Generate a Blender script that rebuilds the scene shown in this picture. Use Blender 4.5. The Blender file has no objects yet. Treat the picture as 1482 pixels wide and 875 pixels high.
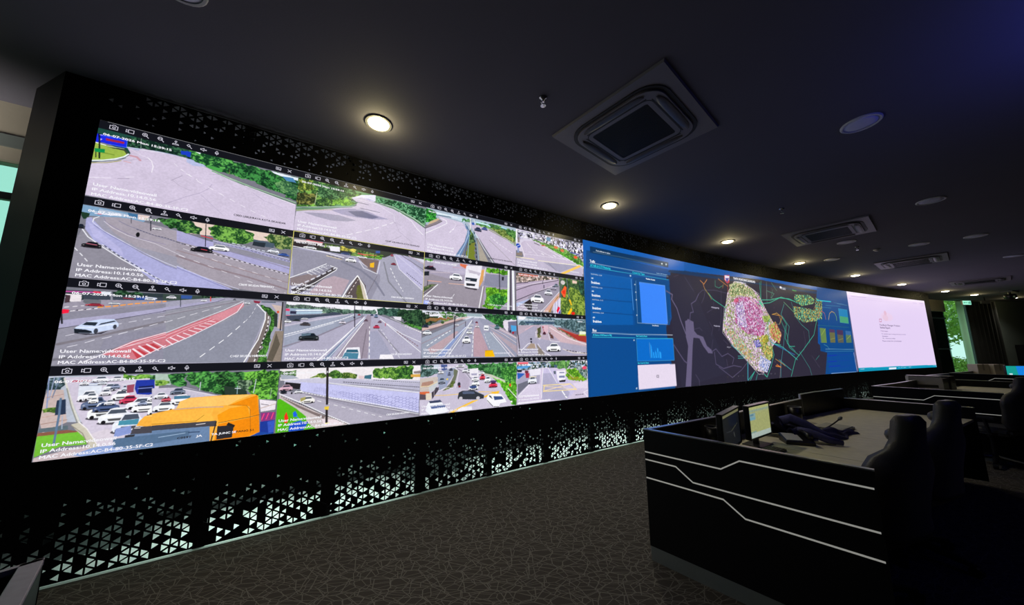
"""Traffic control room with a curved LED video wall."""
import bpy, bmesh, math, random
import numpy as np
from mathutils import Vector, Matrix
C = bpy.context.scene.collection
SC = bpy.context.scene
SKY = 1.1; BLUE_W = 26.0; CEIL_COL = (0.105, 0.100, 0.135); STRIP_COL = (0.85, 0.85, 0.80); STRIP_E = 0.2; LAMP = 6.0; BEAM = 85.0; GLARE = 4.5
TOP_COL = (0.76, 0.71, 0.53); LINT_W = 30.0; CAV_FILLS = ((0.3, 3.0, 1.1), (3.0, 6.0, 0.35), (6.0, 9.0, 0.25), (9.0, 12.0, 0.2), (12.0, 15.0, 0.15), (15.0, 20.0, 0.12))
CARPET_A = (0.062, 0.056, 0.050); CARPET_B = (0.165, 0.158, 0.142); SCREEN_GAIN = 1.0
LEDGE_FILLS = ((0.62, 1.62, 4.6), (1.80, 2.42, 4.6), (2.5, 3.3, 0.9), (3.42, 4.15, 4.2), (4.3, 5.0, 4.2), (5.15, 6.7, 4.2), (6.9, 9.2, 3), (9.6, 12.0, 2.5), (12.8, 15.2, 2.5), (16.2, 19.0, 2.5), (0.0, 0.5, 1.3))
# ---------------------------------------------------------------- camera
F_PX, PITCH, ROLL = 463.973, 0.1450545, -0.0044218
cam = bpy.data.cameras.new('camera'); camo = bpy.data.objects.new('camera', cam); C.objects.link(camo)
cam.sensor_fit = 'HORIZONTAL'; cam.sensor_width = 36.0; cam.lens = F_PX / 1482 * 36.0
cam.clip_start = 0.05; cam.clip_end = 200
camo.location = (0, 0, 1.5)
camo.rotation_euler = (Matrix.Rotation(math.pi/2 + PITCH, 3, 'X') @ Matrix.Rotation(ROLL, 3, 'Z')).to_euler()
SC.camera = camo
# ---------------------------------------------------------------- view, sky
vs = SC.view_settings
SC.display_settings.display_device = 'sRGB'
vs.view_transform = 'Standard'; vs.look = 'None'; vs.gamma = 1.0; vs.use_curve_mapping = False
vs.exposure = 0.0
SC.cycles.max_bounces = 8; SC.cycles.diffuse_bounces = 4; SC.cycles.glossy_bounces = 3
SC.cycles.use_denoising = True; SC.cycles.sample_clamp_indirect = 4.0
SC.cycles.caustics_reflective = False; SC.cycles.caustics_refractive = False
world = bpy.data.worlds.new('sky'); SC.world = world; world.use_nodes = True
wn = world.node_tree.nodes; bg = wn['Background']
bg.inputs['Color'].default_value = (0.52, 0.86, 0.78, 1); bg.inputs['Strength'].default_value = SKY
def area_light(name, loc, rot, size, energy, color, size_y=None, spread=None):
    l = bpy.data.lights.new(name, 'AREA'); l.energy = energy; l.color = color; l.size = size
    if size_y: l.shape = 'RECTANGLE'; l.size_y = size_y
    if spread: l.spread = spread
    o = bpy.data.objects.new(name, l); C.objects.link(o); o.location = loc; o.rotation_euler = rot
    o['kind'] = 'helper'
    return o
# unseen blue lamp off frame to the right, added to tint the ceiling
BL = area_light('blue_uplight', (3.9, 0.8, 2.85), (math.pi, 0, 0), 0.4, BLUE_W, (0.10, 0.13, 1.0), spread=2.8)
# ---------------------------------------------------------------- the curved front wall as a curve in plan
X0, Y0, TH, K = -3.0978294, 2.1911274, 0.5989762, -0.01122813
W = 1.2549925; ZT, ZB, ZC = 3.2227557, 0.7947557, 3.5336592
UA, UB = 15.38842, 20.90796                     # where the dashboard ends and the browser ends
def arc(s, off=0.0):
    a = TH + K*s
    return (X0 + (math.sin(a)-math.sin(TH))/K + off*math.sin(a), Y0 - (math.cos(a)-math.cos(TH))/K - off*math.cos(a))
def arcv(s, off):
    a = TH + K*s
    return X0 + (np.sin(a)-math.sin(TH))/K + off*np.sin(a), Y0 - (np.cos(a)-math.cos(TH))/K - off*np.cos(a)
def heading(s): return TH + K*s
# ---------------------------------------------------------------- materials
def s2l(h):
    v = [int(h[i:i+2], 16)/255 for i in (0, 2, 4)]
    return tuple(c/12.92 if c <= 0.04045 else ((c+0.055)/1.055)**2.4 for c in v)
MATS = {}
def mat(name, col, rough=0.6, metal=0.0, emit=None, es=0.0, noise=None, bump=None, spec=None, sheen=0.0):
    if name in MATS: return MATS[name]
    m = bpy.data.materials.new(name); m.use_nodes = True; nt = m.node_tree; b = nt.nodes['Principled BSDF']
    b.inputs['Base Color'].default_value = (*col, 1); b.inputs['Roughness'].default_value = rough; b.inputs['Metallic'].default_value = metal
    if spec is not None: b.inputs['Specular IOR Level'].default_value = spec
    if sheen: b.inputs['Sheen Weight'].default_value = sheen
    if emit: b.inputs['Emission Color'].default_value = (*emit, 1); b.inputs['Emission Strength'].default_value = es
    tc = nt.nodes.new('ShaderNodeTexCoord')
    if noise:
        sc, amt = noise
        n = nt.nodes.new('ShaderNodeTexNoise'); n.inputs['Scale'].default_value = sc; n.inputs['Detail'].default_value = 4
        nt.links.new(tc.outputs['Object'], n.inputs['Vector'])
        r = nt.nodes.new('ShaderNodeMapRange'); r.inputs['To Min'].default_value = 1-amt; r.inputs['To Max'].default_value = 1+amt
        nt.links.new(n.outputs['Fac'], r.inputs['Value'])
        mx = nt.nodes.new('ShaderNodeVectorMath'); mx.operation = 'SCALE'; mx.inputs[0].default_value = col
        nt.links.new(r.outputs['Result'], mx.inputs['Scale']); nt.links.new(mx.outputs['Vector'], b.inputs['Base Color'])
    if bump:
        sc, st = bump
        n = nt.nodes.new('ShaderNodeTexNoise'); n.inputs['Scale'].default_value = sc; n.inputs['Detail'].default_value = 3
        nt.links.new(tc.outputs['Object'], n.inputs['Vector'])
        bp = nt.nodes.new('ShaderNodeBump'); bp.inputs['Strength'].default_value = st; bp.inputs['Distance'].default_value = 0.004
        nt.links.new(n.outputs['Fac'], bp.inputs['Height']); nt.links.new(bp.outputs['Normal'], b.inputs['Normal'])
    MATS[name] = m
    return m
M_CEIL = mat('ceiling_paint', CEIL_COL, 0.85, noise=(1.5, 0.08), bump=(90, 0.15))
M_BLACK = mat('black_laminate', (0.0065, 0.0065, 0.009), 0.42, noise=(6, 0.15), spec=0.3)
M_PANEL = mat('black_powder_coat', (0.0055, 0.0055, 0.0085), 0.6, noise=(8, 0.2), spec=0.12)
M_DARKWALL = mat('dark_wall_paint', (0.02, 0.022, 0.025), 0.8, noise=(3, 0.1))
M_CAP = mat('satin_metal_edge', (0.55, 0.55, 0.58), 0.3, 0.9, noise=(40, 0.05))
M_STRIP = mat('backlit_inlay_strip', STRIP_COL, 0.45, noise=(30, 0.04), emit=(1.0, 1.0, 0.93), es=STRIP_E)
M_TOP = mat('grey_wood_grain_worktop', TOP_COL, 0.55, noise=(14, 0.18), bump=(60, 0.2))
M_WHITE = mat('white_plastic', (0.6, 0.6, 0.62), 0.45, noise=(20, 0.03))
M_DKPLASTIC = mat('dark_plastic', (0.012, 0.012, 0.014), 0.35, noise=(30, 0.1))
M_LEATHER = mat('black_leatherette', (0.05, 0.048, 0.046), 0.42, noise=(10, 0.2), bump=(160, 0.3), sheen=0.1)
M_STEEL = mat('brushed_steel', (0.45, 0.46, 0.48), 0.35, 0.9, noise=(50, 0.1))
M_SILVERPANEL = mat('air_conditioner_plastic', (0.17, 0.16, 0.19), 0.5, noise=(12, 0.05))
M_GRILLE = mat('dark_grille', (0.012, 0.012, 0.014), 0.6, noise=(30, 0.1))
M_LEDGE = mat('pale_ledge', (0.62, 0.66, 0.64), 0.6, noise=(5, 0.1))
M_LINTEL = mat('beige_plaster', (0.34, 0.31, 0.26), 0.85, noise=(4, 0.1), bump=(30, 0.2))
M_FRAME = mat('dark_window_frame', (0.015, 0.017, 0.02), 0.4, noise=(10, 0.1))
M_GREYCAB = mat('grey_equipment_steel', (0.16, 0.19, 0.19), 0.5, noise=(6, 0.1))
# ---------------------------------------------------------------- object helpers
def link(name, me, m=None, parent=None, kind=None, label=None, cat=None, group=None, smooth=False):
    o = bpy.data.objects.new(name, me); C.objects.link(o)
    if m is not None: me.materials.append(m)
    if parent: o.parent = parent
    if kind: o['kind'] = kind
    if label: o['label'] = label
    if cat: o['category'] = cat
    if group: o['group'] = group
    if smooth: me.polygons.foreach_set('use_smooth', [True]*len(me.polygons))
    return o
def thing(name, label, cat, loc=(0, 0, 0), rz=0.0, group=None):
    o = bpy.data.objects.new(name, None); C.objects.link(o); o.location = loc; o.rotation_euler = (0, 0, rz)
    o.empty_display_size = 0.1
    o['label'] = label; o['category'] = cat
    if group: o['group'] = group
    return o
def dup(root, loc, rz, label=None, group=None):
    def cp(o, par):
        c = o.copy(); C.objects.link(c)
        if par: c.parent = par
        for ch in o.children: cp(ch, c)
        return c
    r = cp(root, None); r.location = loc; r.rotation_euler = (0, 0, rz)
    if label: r['label'] = label
    if group: r['group'] = group
    return r
class MB:
    def __init__(s): s.v = []; s.f = []
    def add(s, vs, fs):
        n = len(s.v); s.v += [tuple(v) for v in vs]; s.f += [tuple(i+n for i in f) for f in fs]; return s
    def box(s, a, b, mx=None):
        x0, y0, z0 = a; x1, y1, z1 = b
        v = [(x0,y0,z0),(x1,y0,z0),(x1,y1,z0),(x0,y1,z0),(x0,y0,z1),(x1,y0,z1),(x1,y1,z1),(x0,y1,z1)]
        if mx: v = [tuple(mx @ Vector(p)) for p in v]
        return s.add(v, [(3,2,1,0),(4,5,6,7),(0,1,5,4),(1,2,6,5),(2,3,7,6),(3,0,4,7)])
    def prism(s, pts, z0, z1):                       # plan polygon, counter-clockwise
        n = len(pts)
        v = [(p[0], p[1], z0) for p in pts] + [(p[0], p[1], z1) for p in pts]
        return s.add(v, [tuple(range(n-1, -1, -1)), tuple(range(n, 2*n))] + [(i, (i+1) % n, n+(i+1) % n, n+i) for i in range(n)])
    def wall(s, p, q, t, z0, z1):                    # upright slab from p to q in plan, t thick to its left
        dx, dy = q[0]-p[0], q[1]-p[1]; L = math.hypot(dx, dy); nx, ny = -dy/L*t, dx/L*t
        pts = [p, q, (q[0]+nx, q[1]+ny), (p[0]+nx, p[1]+ny)]
        if t < 0: pts = [q, p, (p[0]+nx, p[1]+ny), (q[0]+nx, q[1]+ny)]
        return s.prism(pts, z0, z1)
    def lathe(s, prof, n=24, cx=0, cy=0, cap=True):
        base = len(s.v); k = len(prof)
        for i in range(n):
            a = 2*math.pi*i/n
            for r, z in prof: s.v.append((cx+r*math.cos(a), cy+r*math.sin(a), z))
        for i in range(n):
            j = (i+1) % n
            for m in range(k-1): s.f.append((base+i*k+m, base+j*k+m, base+j*k+m+1, base+i*k+m+1))
        if cap:
            s.f.append(tuple(base+i*k for i in range(n-1, -1, -1))); s.f.append(tuple(base+i*k+k-1 for i in range(n)))
        return s
    def tube(s, pts, r, n=8, cap=True):
        P = [Vector(p) for p in pts]; R = r if isinstance(r, (list, tuple)) else [r]*len(P); base = len(s.v)
        up = Vector((0, 0, 1))
        for i, p in enumerate(P):
            t = (P[min(i+1, len(P)-1)] - P[max(i-1, 0)]).normalized()
            a = t.cross(up)
            if a.length < 1e-3: a = t.cross(Vector((1, 0, 0)))
            a.normalize(); b = a.cross(t)
            for j in range(n):
                w = 2*math.pi*j/n; s.v.append(tuple(p + (a*math.cos(w) + b*math.sin(w))*R[i]))
        for i in range(len(P)-1):
            for j in range(n):
                k = (j+1) % n; s.f.append((base+i*n+j, base+i*n+k, base+(i+1)*n+k, base+(i+1)*n+j))
        if cap: s.f.append(tuple(base+j for j in range(n-1, -1, -1))); s.f.append(tuple(base+(len(P)-1)*n+j for j in range(n)))
        return s
    def mesh(s, name, bevel=0, seg=2):
        me = bpy.data.meshes.new(name); me.from_pydata(s.v, [], s.f); me.update()
        bm = bmesh.new(); bm.from_mesh(me)
        bmesh.ops.recalc_face_normals(bm, faces=bm.faces)
        if bevel: bmesh.ops.bevel(bm, geom=bm.edges[:], offset=bevel, segments=seg, affect='EDGES', clamp_overlap=True)
        bm.to_mesh(me); bm.free()
        return me
def obj(name, mb, m, parent=None, bevel=0, seg=2, **k):
    return link(name, mb.mesh(name, bevel, seg), m, parent, **k)
def grid_mesh(name, P, colors=None):
    """P: H x W x 3 array of points; colours H x W x 3 linear"""
    H, Wd = P.shape[:2]; me = bpy.data.meshes.new(name)
    me.vertices.add(H*Wd); me.vertices.foreach_set('co', P.reshape(-1).astype(np.float32))
    i = np.arange(H*Wd).reshape(H, Wd)
    q = np.stack([i[1:, :-1], i[1:, 1:], i[:-1, 1:], i[:-1, :-1]], -1).reshape(-1, 4)
    me.loops.add(q.size); me.loops.foreach_set('vertex_index', q.reshape(-1).astype(np.int32))
    me.polygons.add(len(q)); me.polygons.foreach_set('loop_start', (np.arange(len(q))*4).astype(np.int32))
    me.polygons.foreach_set('loop_total', np.full(len(q), 4, np.int32))
    me.update(calc_edges=True)
    if colors is not None:
        a = me.color_attributes.new('Col', 'FLOAT_COLOR', 'POINT')
        c = np.ones((H*Wd, 4), np.float32); c[:, :3] = colors.reshape(-1, 3); a.data.foreach_set('color', c.reshape(-1))
    return me
# ================================================================ THE SETTING
def grid_arc(off, z, s0, s1, n):
    s = np.linspace(s0, s1, n); x, y = arcv(s, off); return [(float(a), float(b)) for a, b in zip(x, y)]
# floor: carpet with a mesh of pale crossing lines
mf = bpy.data.materials.new('crackle_line_carpet'); mf.use_nodes = True; nt = mf.node_tree; b = nt.nodes['Principled BSDF']
b.inputs['Roughness'].default_value = 0.95; b.inputs['Specular IOR Level'].default_value = 0.1
tc = nt.nodes.new('ShaderNodeTexCoord'); acc = None
for sc, wd, off, rt in ((9.0, 0.022, 0.0, 0.5), (12.5, 0.024, 13.3, 1.9), (7.0, 0.016, 31.7, 2.6), (10.5, 0.020, 57.1, 1.15)):
    mp = nt.nodes.new('ShaderNodeMapping'); mp.inputs['Location'].default_value = (off, off*0.7, 0); mp.inputs['Rotation'].default_value = (0, 0, rt)
    mp.inputs['Scale'].default_value = (0.72, 1.3, 1)
    v = nt.nodes.new('ShaderNodeTexVoronoi'); v.feature = 'DISTANCE_TO_EDGE'; v.voronoi_dimensions = '2D'; v.inputs['Scale'].default_value = sc
    nt.links.new(tc.outputs['Object'], mp.inputs['Vector']); nt.links.new(mp.outputs['Vector'], v.inputs['Vector'])
    r = nt.nodes.new('ShaderNodeMapRange'); r.inputs['From Min'].default_value = wd*0.55; r.inputs['From Max'].default_value = wd*1.25
    r.inputs['To Min'].default_value = 1; r.inputs['To Max'].default_value = 0
    nt.links.new(v.outputs['Distance'], r.inputs['Value'])
    if acc is None: acc = r.outputs['Result']
    else:
        mx = nt.nodes.new('ShaderNodeMath'); mx.operation = 'MAXIMUM'; nt.links.new(acc, mx.inputs[0]); nt.links.new(r.outputs['Result'], mx.inputs[1]); acc = mx.outputs[0]
mc = nt.nodes.new('ShaderNodeMix'); mc.data_type = 'RGBA'
mc.inputs['A'].default_value = (*CARPET_A, 1); mc.inputs['B'].default_value = (*CARPET_B, 1)
nt.links.new(acc, mc.inputs['Factor'])
nz = nt.nodes.new('ShaderNodeTexNoise'); nz.inputs['Scale'].default_value = 260; nt.links.new(tc.outputs['Object'], nz.inputs['Vector'])
rr = nt.nodes.new('ShaderNodeMapRange'); rr.inputs['To Min'].default_value = 0.6; rr.inputs['To Max'].default_value = 1.4; nt.links.new(nz.outputs['Fac'], rr.inputs['Value'])
sm = nt.nodes.new('ShaderNodeVectorMath'); sm.operation = 'SCALE'; nt.links.new(mc.outputs['Result'], sm.inputs[0]); nt.links.new(rr.outputs['Result'], sm.inputs['Scale'])
nt.links.new(sm.outputs['Vector'], b.inputs['Base Color'])
bp = nt.nodes.new('ShaderNodeBump'); bp.inputs['Strength'].default_value = 0.4; bp.inputs['Distance'].default_value = 0.005
nt.links.new(nz.outputs['Fac'], bp.inputs['Height']); nt.links.new(bp.outputs['Normal'], b.inputs['Normal'])
room = grid_arc(0.03, 0, -0.35, 22.6, 60)
OUT = [(21.0, -6.0), (-4.6, -6.0)]
pf = grid_arc(-0.02, 0, -4.2, 21.6, 60)
obj('floor', MB().prism([(27.0, -6.0), (27.0, 15.2), (18.6, 13.9)] + pf[::-1] + [(-6.6, -0.2), (-6.6, -6.0)], -0.2, 0.0), mf, kind='structure')
pc = grid_arc(-0.85, 0, -4.4, 24.6, 60)
obj('ceiling', MB().prism([(27.0, -6.0), (27.0, 15.4)] + pc[::-1] + [(-7.2, -0.6), (-7.2, -6.0)], ZC, ZC+0.2), M_CEIL, kind='structure')
obj('wall_back', MB().wall((-7.2, -6.0), (27.0, -6.0), -0.2, 0, ZC), M_DARKWALL, kind='structure')
obj('wall_right', MB().wall((27.0, -6.0), (27.0, 15.4), -0.2, 0, ZC), M_DARKWALL, kind='structure')
obj('wall_left', MB().wall((-6.9, -6.0), (-6.9, -0.4), 0.2, 0, ZC), M_DARKWALL, kind='structure')
# ---- front cladding: triangle lattice cut into black panels below and above the screen
HX, HY = 0.0491, 0.0567
rnd = random.Random(7)
def holed_panel(s0, s1, z0, z1, up, name='perforated_panel'):
    """lattice of triangles; chosen ones get a hole with a 6 mm deep reveal"""
    V = []; Fc = []
    def P(s, z, off): x, y = arc(s, off); return (x, y, z)
    def quad(a, b, c, d):
        n = len(V); V.extend([a, b, c, d]); Fc.append((n, n+1, n+2, n+3))
    nc = int(round((s1-s0)/HX)); hx = (s1-s0)/nc; nr = max(2, int(round((z1-z0)/HY))); hy = (z1-z0)/nr
    for i in range(nc):
        sa, sb = s0+i*hx, s0+(i+1)*hx; odd = i % 2
        # column i: the left edge has vertices at z0+k*hy (+half if odd), the right edge the other way
        L = [z0 + k*hy + (hy/2 if odd else 0) for k in range(-1, nr+2)]; R = [z0 + k*hy + (0 if odd else hy/2) for k in range(-1, nr+2)]
        tris = [((sa, L[k]), (sb, R[k] if not odd else R[k+1]), (sa, L[k+1])) for k in range(len(L)-1)]
        tris += [((sb, R[k]), (sb, R[k+1]), (sa, L[k+1] if not odd else L[k])) for k in range(len(R)-1)]
        for t in tris:
            zs = [p[1] for p in t]
            if min(zs) < z0-1e-6 or max(zs) > z1+1e-6:
                if min(zs) >= z1-1e-6 or max(zs) <= z0+1e-6: continue
                t2 = [(p[0], min(max(p[1], z0), z1)) for p in t]
                n = len(V); V.extend([P(a, b, 0) for a, b in t2]); Fc.append((n, n+1, n+2)); continue
            cz = sum(zs)/3; cs = sum(p[0] for p in t)/3
            if up:
                h = (cz-3.235)/(ZC-3.235); pr = 0.16 + 0.75*h**1.3; k = 0.32 + 0.42*h
            else:
                wv = 0.03*math.sin(cs*2.9) + 0.02*math.sin(cs*7.1) + 0.03*min(1, max(0, cs-2)/4)
                if cz < 0.20+wv: pr, k = 0.60, 0.72
                elif cz < 0.30+wv: pr, k = 0.56, 0.64
                elif cz < 0.39+wv: pr, k = 0.42, 0.52
                elif cz < 0.47+wv: pr, k = 0.24, 0.42
                elif cz < 0.54+wv: pr, k = 0.07, 0.36
                elif cz < 0.62: pr, k = 0.004, 0.34
                else: pr, k = 0.055, 0.40
            if rnd.random() < 0.2: k *= 0.8
            edge = min(cs-s0, s1-cs)
            if not up and edge < 0.035: pr *= 0.25
            if up and cs < 0.42: pr *= max(0, cs/0.42)
            if rnd.random() > pr:
                n = len(V); V.extend([P(a, b, 0) for a, b in t]); Fc.append((n, n+1, n+2)); continue
            q = [(cs+(a-cs)*k, cz+(b-cz)*k) for a, b in t]
            n = len(V); V.extend([P(a, b, 0) for a, b in t] + [P(a, b, 0) for a, b in q] + [P(a, b, -0.004) for a, b in q])
            for e in range(3):
                g = (e+1) % 3
                Fc.append((n+e, n+g, n+3+g, n+3+e)); Fc.append((n+3+e, n+3+g, n+6+g, n+6+e))
    for (sx, o1) in ((s0, 1), (s1, 0)):
        quad(P(sx, z0, 0), P(sx, z1, 0), P(sx, z1, -0.012), P(sx, z0, -0.012))
    me = bpy.data.meshes.new(name); me.from_pydata(V, [], Fc); me.update()
    return me
wf = bpy.data.objects.new('wall_front', None); C.objects.link(wf); wf['kind'] = 'structure'
PW = 0.85
edges = [-0.2] + [PW*k for k in range(1, 25)] + [21.32]
for a, b2 in zip(edges[:-1], edges[1:]):
    link('perforated_panel', holed_panel(a+0.0015, b2-0.0015, 0.027, ZB-0.004, False), M_PANEL, wf)
    link('perforated_panel', holed_panel(a+0.0015, b2-0.0015, ZT+0.004, ZC-0.002, True), M_PANEL, wf)
for a in edges[1:-1]:
    p, q = arc(a-0.035, -0.05), arc(a+0.035, -0.05)
    obj('post', MB().wall(p, q, 0.05, 0, ZC), M_BLACK, wf)
# solid cheeks beside the screen, and the end return that turns back to the windows
me = MB(); me.wall(arc(-0.2), arc(-0.004), 0.03, ZB-0.005, ZT+0.005); obj('cheek_panel', me, M_PANEL, wf)
me = MB(); me.wall(arc(UB+0.004), arc(21.32), 0.03, ZB-0.005, ZT+0.005); obj('cheek_panel', me, M_PANEL, wf)
me = MB(); me.wall((-3.711, 2.237), arc(-0.2), 0.03, 0, ZC); obj('return_panel', me, M_PANEL, wf)
me = MB(); me.wall(arc(21.32), arc(21.36, -0.5), 0.03, 0, ZC); obj('return_panel', me, M_PANEL, wf)
# back of the screen: the steel case that stops daylight coming through
bk = MB(); ss = np.linspace(-0.18, 21.3, 40)
P3 = np.array([[(*arc(s, -0.2), z) for s in ss] for z in (3.30, 0.70)]); link('screen_backing', grid_mesh('screen_backing', P3), M_BLACK, wf)
for z, zz in ((0.70, ZB-0.003), (3.30, ZT+0.003)):
    P3 = np.array([[(*arc(s, -0.2), z) for s in ss], [(*arc(s, -0.012), zz) for s in ss]]); link('screen_tray', grid_mesh('screen_tray', P3), M_BLACK, wf)
# aluminium strip along the foot of the wall
bs = MB()
for a, b2 in zip(ss[:-1], ss[1:]): bs.wall(arc(a, 0.004), arc(b2, 0.004), 0.03, 0.0, 0.012)
obj('trim_1', bs, mat('pale_aluminium_foot_strip', (0.32, 0.36, 0.34), 0.5, noise=(30, 0.05)), kind='structure')
# pale ledge behind the panels, lit by daylight and the added fill lights
lg = MB(); pl = grid_arc(-0.02, 0, -4.2, 24.4, 60); pr2 = grid_arc(-0.78, 0, -4.3, 24.6, 60)
obj('trim_2', MB().prism(pl + pr2[::-1], -0.06, 0.003), M_LEDGE, kind='structure')
gc = MB()
for a, b2, h in ((0.02, 0.5, 0.52), (2.5, 3.25, 0.6), (8.6, 9.3, 0.5), (12.1, 12.7, 0.6), (15.4, 16.1, 0.5)):  # unseen blocks added to dim the holes in front of them
    gc.wall(arc(a, -0.42), arc(b2, -0.42), 0.1, 0.005, h)
    obj('dimming_block', gc, M_GREYCAB, wf); gc = MB()
for a, b2, e_ in CAV_FILLS: area_light('cavity_fill', (*arc((a+b2)/2, -0.5), 3.2), (math.pi, 0, heading((a+b2)/2)), b2-a, e_*(b2-a), (0.9, 1.0, 0.95), size_y=0.05); m_ = MB(); m_.wall(arc(a, -0.47), arc(b2, -0.47), 0.06, 3.16, 3.19); obj('fill_housing', m_, M_GREYCAB, wf)  # added fills with made-up housings, so the upper holes show light
area_light('lintel_fill', (*arc(-2.0, -0.28), 2.7), (math.radians(140), 0, heading(-2.0)), 1.6, LINT_W, (1.0, 0.93, 0.8), size_y=0.3, spread=2.4)  # added fill that lifts the lintel; no lamp stands there
# added fill lights over the ledge, with made-up housings, hidden behind the panels
for a, b2, e_ in LEDGE_FILLS:
    sm_ = (a+b2)/2; x, y = arc(sm_, -0.30)
    area_light('ledge_fill', (x, y, 0.62), (0, 0, heading(sm_)), b2-a, e_*(b2-a), (0.78, 1.0, 0.90), size_y=0.06, spread=2.2)
    m_ = MB(); m_.wall(arc(a, -0.26), arc(b2, -0.26), 0.08, 0.625, 0.66); obj('fill_housing', m_, M_GREYCAB, wf)
# ---- window wall behind: glass bays, frames, beige lintel
WOFF = -0.80
wn1 = bpy.data.objects.new('window_1', None); C.objects.link(wn1); wn1['kind'] = 'structure'
mg = bpy.data.materials.new('tinted_glass'); mg.use_nodes = True; nt = mg.node_tree; nt.nodes.clear()
o_ = nt.nodes.new('ShaderNodeOutputMaterial'); tr = nt.nodes.new('ShaderNodeBsdfTransparent'); tr.inputs['Color'].default_value = (0.80, 0.95, 0.90, 1)
gl = nt.nodes.new('ShaderNodeBsdfGlossy'); gl.inputs['Roughness'].default_value = 0.05; fr = nt.nodes.new('ShaderNodeFresnel'); mx = nt.nodes.new('ShaderNodeMixShader')
nt.links.new(fr.outputs[0], mx.inputs[0]); nt.links.new(tr.outputs[0], mx.inputs[1]); nt.links.new(gl.outputs[0], mx.inputs[2]); nt.links.new(mx.outputs[0], o_.inputs[0])
M_SPAN = mat('grey_spandrel', (0.30, 0.34, 0.33), 0.7, noise=(3, 0.2))
bays = np.arange(-4.2, 24.9, 1.212)
for a, b2 in zip(bays[:-1], bays[1:]):
    for z0, z1 in ((0.46 if a < 21 else 0.06, 1.42), (1.46, 2.72), (2.78, 3.04)):
        m_ = MB(); m_.wall(arc(a+0.02, WOFF), arc(b2-0.02, WOFF), 0.006, z0, z1); obj('pane', m_, mg, wn1)
    if a < 21: m_ = MB(); m_.wall(arc(a+0.02, WOFF), arc(b2-0.02, WOFF), 0.03, 0.06, 0.46); obj('spandrel', m_, M_SPAN, wn1)
    m_ = MB(); m_.wall(arc(a-0.02, WOFF+0.03), arc(a+0.02, WOFF+0.03), 0.06, 0.0, 3.04); obj('mullion', m_, M_FRAME, wn1)
    for z0, z1 in ((0.0, 0.06), (1.42, 1.46), (2.72, 2.78)):
        m_ = MB(); m_.wall(arc(a, WOFF+0.025), arc(b2, WOFF+0.025), 0.05, z0, z1); obj('transom', m_, M_FRAME, wn1)
lt = MB()
for a, b2 in zip(bays[:-1], bays[1:]):
    lt.wall(arc(a, WOFF+0.05), arc(b2, WOFF+0.05), 0.15, 3.04, ZC)
obj('trim_3', lt, M_LINTEL, kind='structure')
lt = MB()
for a, b2 in zip(bays[:3], bays[1:4]): lt.wall(arc(a, WOFF+0.072), arc(b2, WOFF+0.072), 0.02, 3.15, 3.25)
obj('trim_4', lt, M_GREYCAB, kind='structure')
# ---- far wall with dark plaster
obj('wall_far', MB().wall((19.9, 13.95), (27.0, 14.75), 0.2, 0, ZC), mat('grey_green_wall_paint', (0.10, 0.125, 0.125), 0.8, noise=(3, 0.1)), kind='structure')
# ---- outside: paving, lawn and shrubs beyond the glass
M_PAVE = mat('pale_paving', (0.62, 0.66, 0.62), 0.9, noise=(1.2, 0.15))
M_LAWN = mat('lawn_green', (0.16, 0.36, 0.05), 0.9, noise=(3, 0.4))
og = MB(); po = grid_arc(-0.9, 0, -7, 34, 30); pq = grid_arc(-4.0, 0, -9, 40, 30)
obj('terrace', og.prism(po + pq[::-1], -0.16, -0.05), M_PAVE, kind='structure')
og = MB(); po = grid_arc(-4.0, 0, -9, 40, 30); pq = grid_arc(-16, 0, -20, 60, 30)
obj('lawn', og.prism(po + pq[::-1], -0.2, -0.02), M_LAWN, kind='structure')
def leaf_cloud(name, c, r, n, leaf, m, seed, **k):
    rg = np.random.RandomState(seed); V = []; Fc = []
    for i in range(n):
        d = rg.normal(size=3); d /= np.linalg.norm(d); p = np.array(c) + d*np.array(r)*rg.uniform(0.55, 1.0)
        a = rg.normal(size=3); a /= np.linalg.norm(a); b_ = np.cross(a, rg.normal(size=3)); b_ /= np.linalg.norm(b_)
        n0 = len(V); V += [tuple(p-a*leaf), tuple(p+b_*leaf*0.45), tuple(p+a*leaf), tuple(p-b_*leaf*0.45)]; Fc.append((n0, n0+1, n0+2, n0+3))
    me = bpy.data.meshes.new(name); me.from_pydata(V, [], Fc); me.update()
    return link(name, me, m, **k)
M_LEAF = mat('shrub_leaf', (0.30, 0.52, 0.08), 0.6, noise=(2.5, 0.5)); M_LEAF2 = mat('tree_leaf', (0.20, 0.38, 0.12), 0.6, noise=(1.5, 0.5))
M_BARK = mat('bark', (0.12, 0.09, 0.06), 0.9, noise=(12, 0.3))
tr_spots = [((21.9, 16.6), 0, 3.0, 'tree whose crown fills the top of the narrow window beside the curtain', 11), ((25.2, 19.0), 0, 3.6, 'darker tree farther off behind the lawn seen through the narrow window', 12)]
for s_, off_, h_, lb, sd in tr_spots:
    x, y = s_; t = thing('garden_tree', lb, 'tree', (x, y, -0.03))
    leaf_cloud('crown', (0, 0, h_), (1.9, 1.9, 1.5), 2600, 0.11, M_LEAF2 if sd == 12 else M_LEAF, sd, parent=t)
    obj('trunk', MB().tube([(0, 0, 0), (0.05, 0.02, h_*0.5), (0, 0, h_*0.8)], [0.12, 0.1, 0.06]), M_BARK, t)
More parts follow.
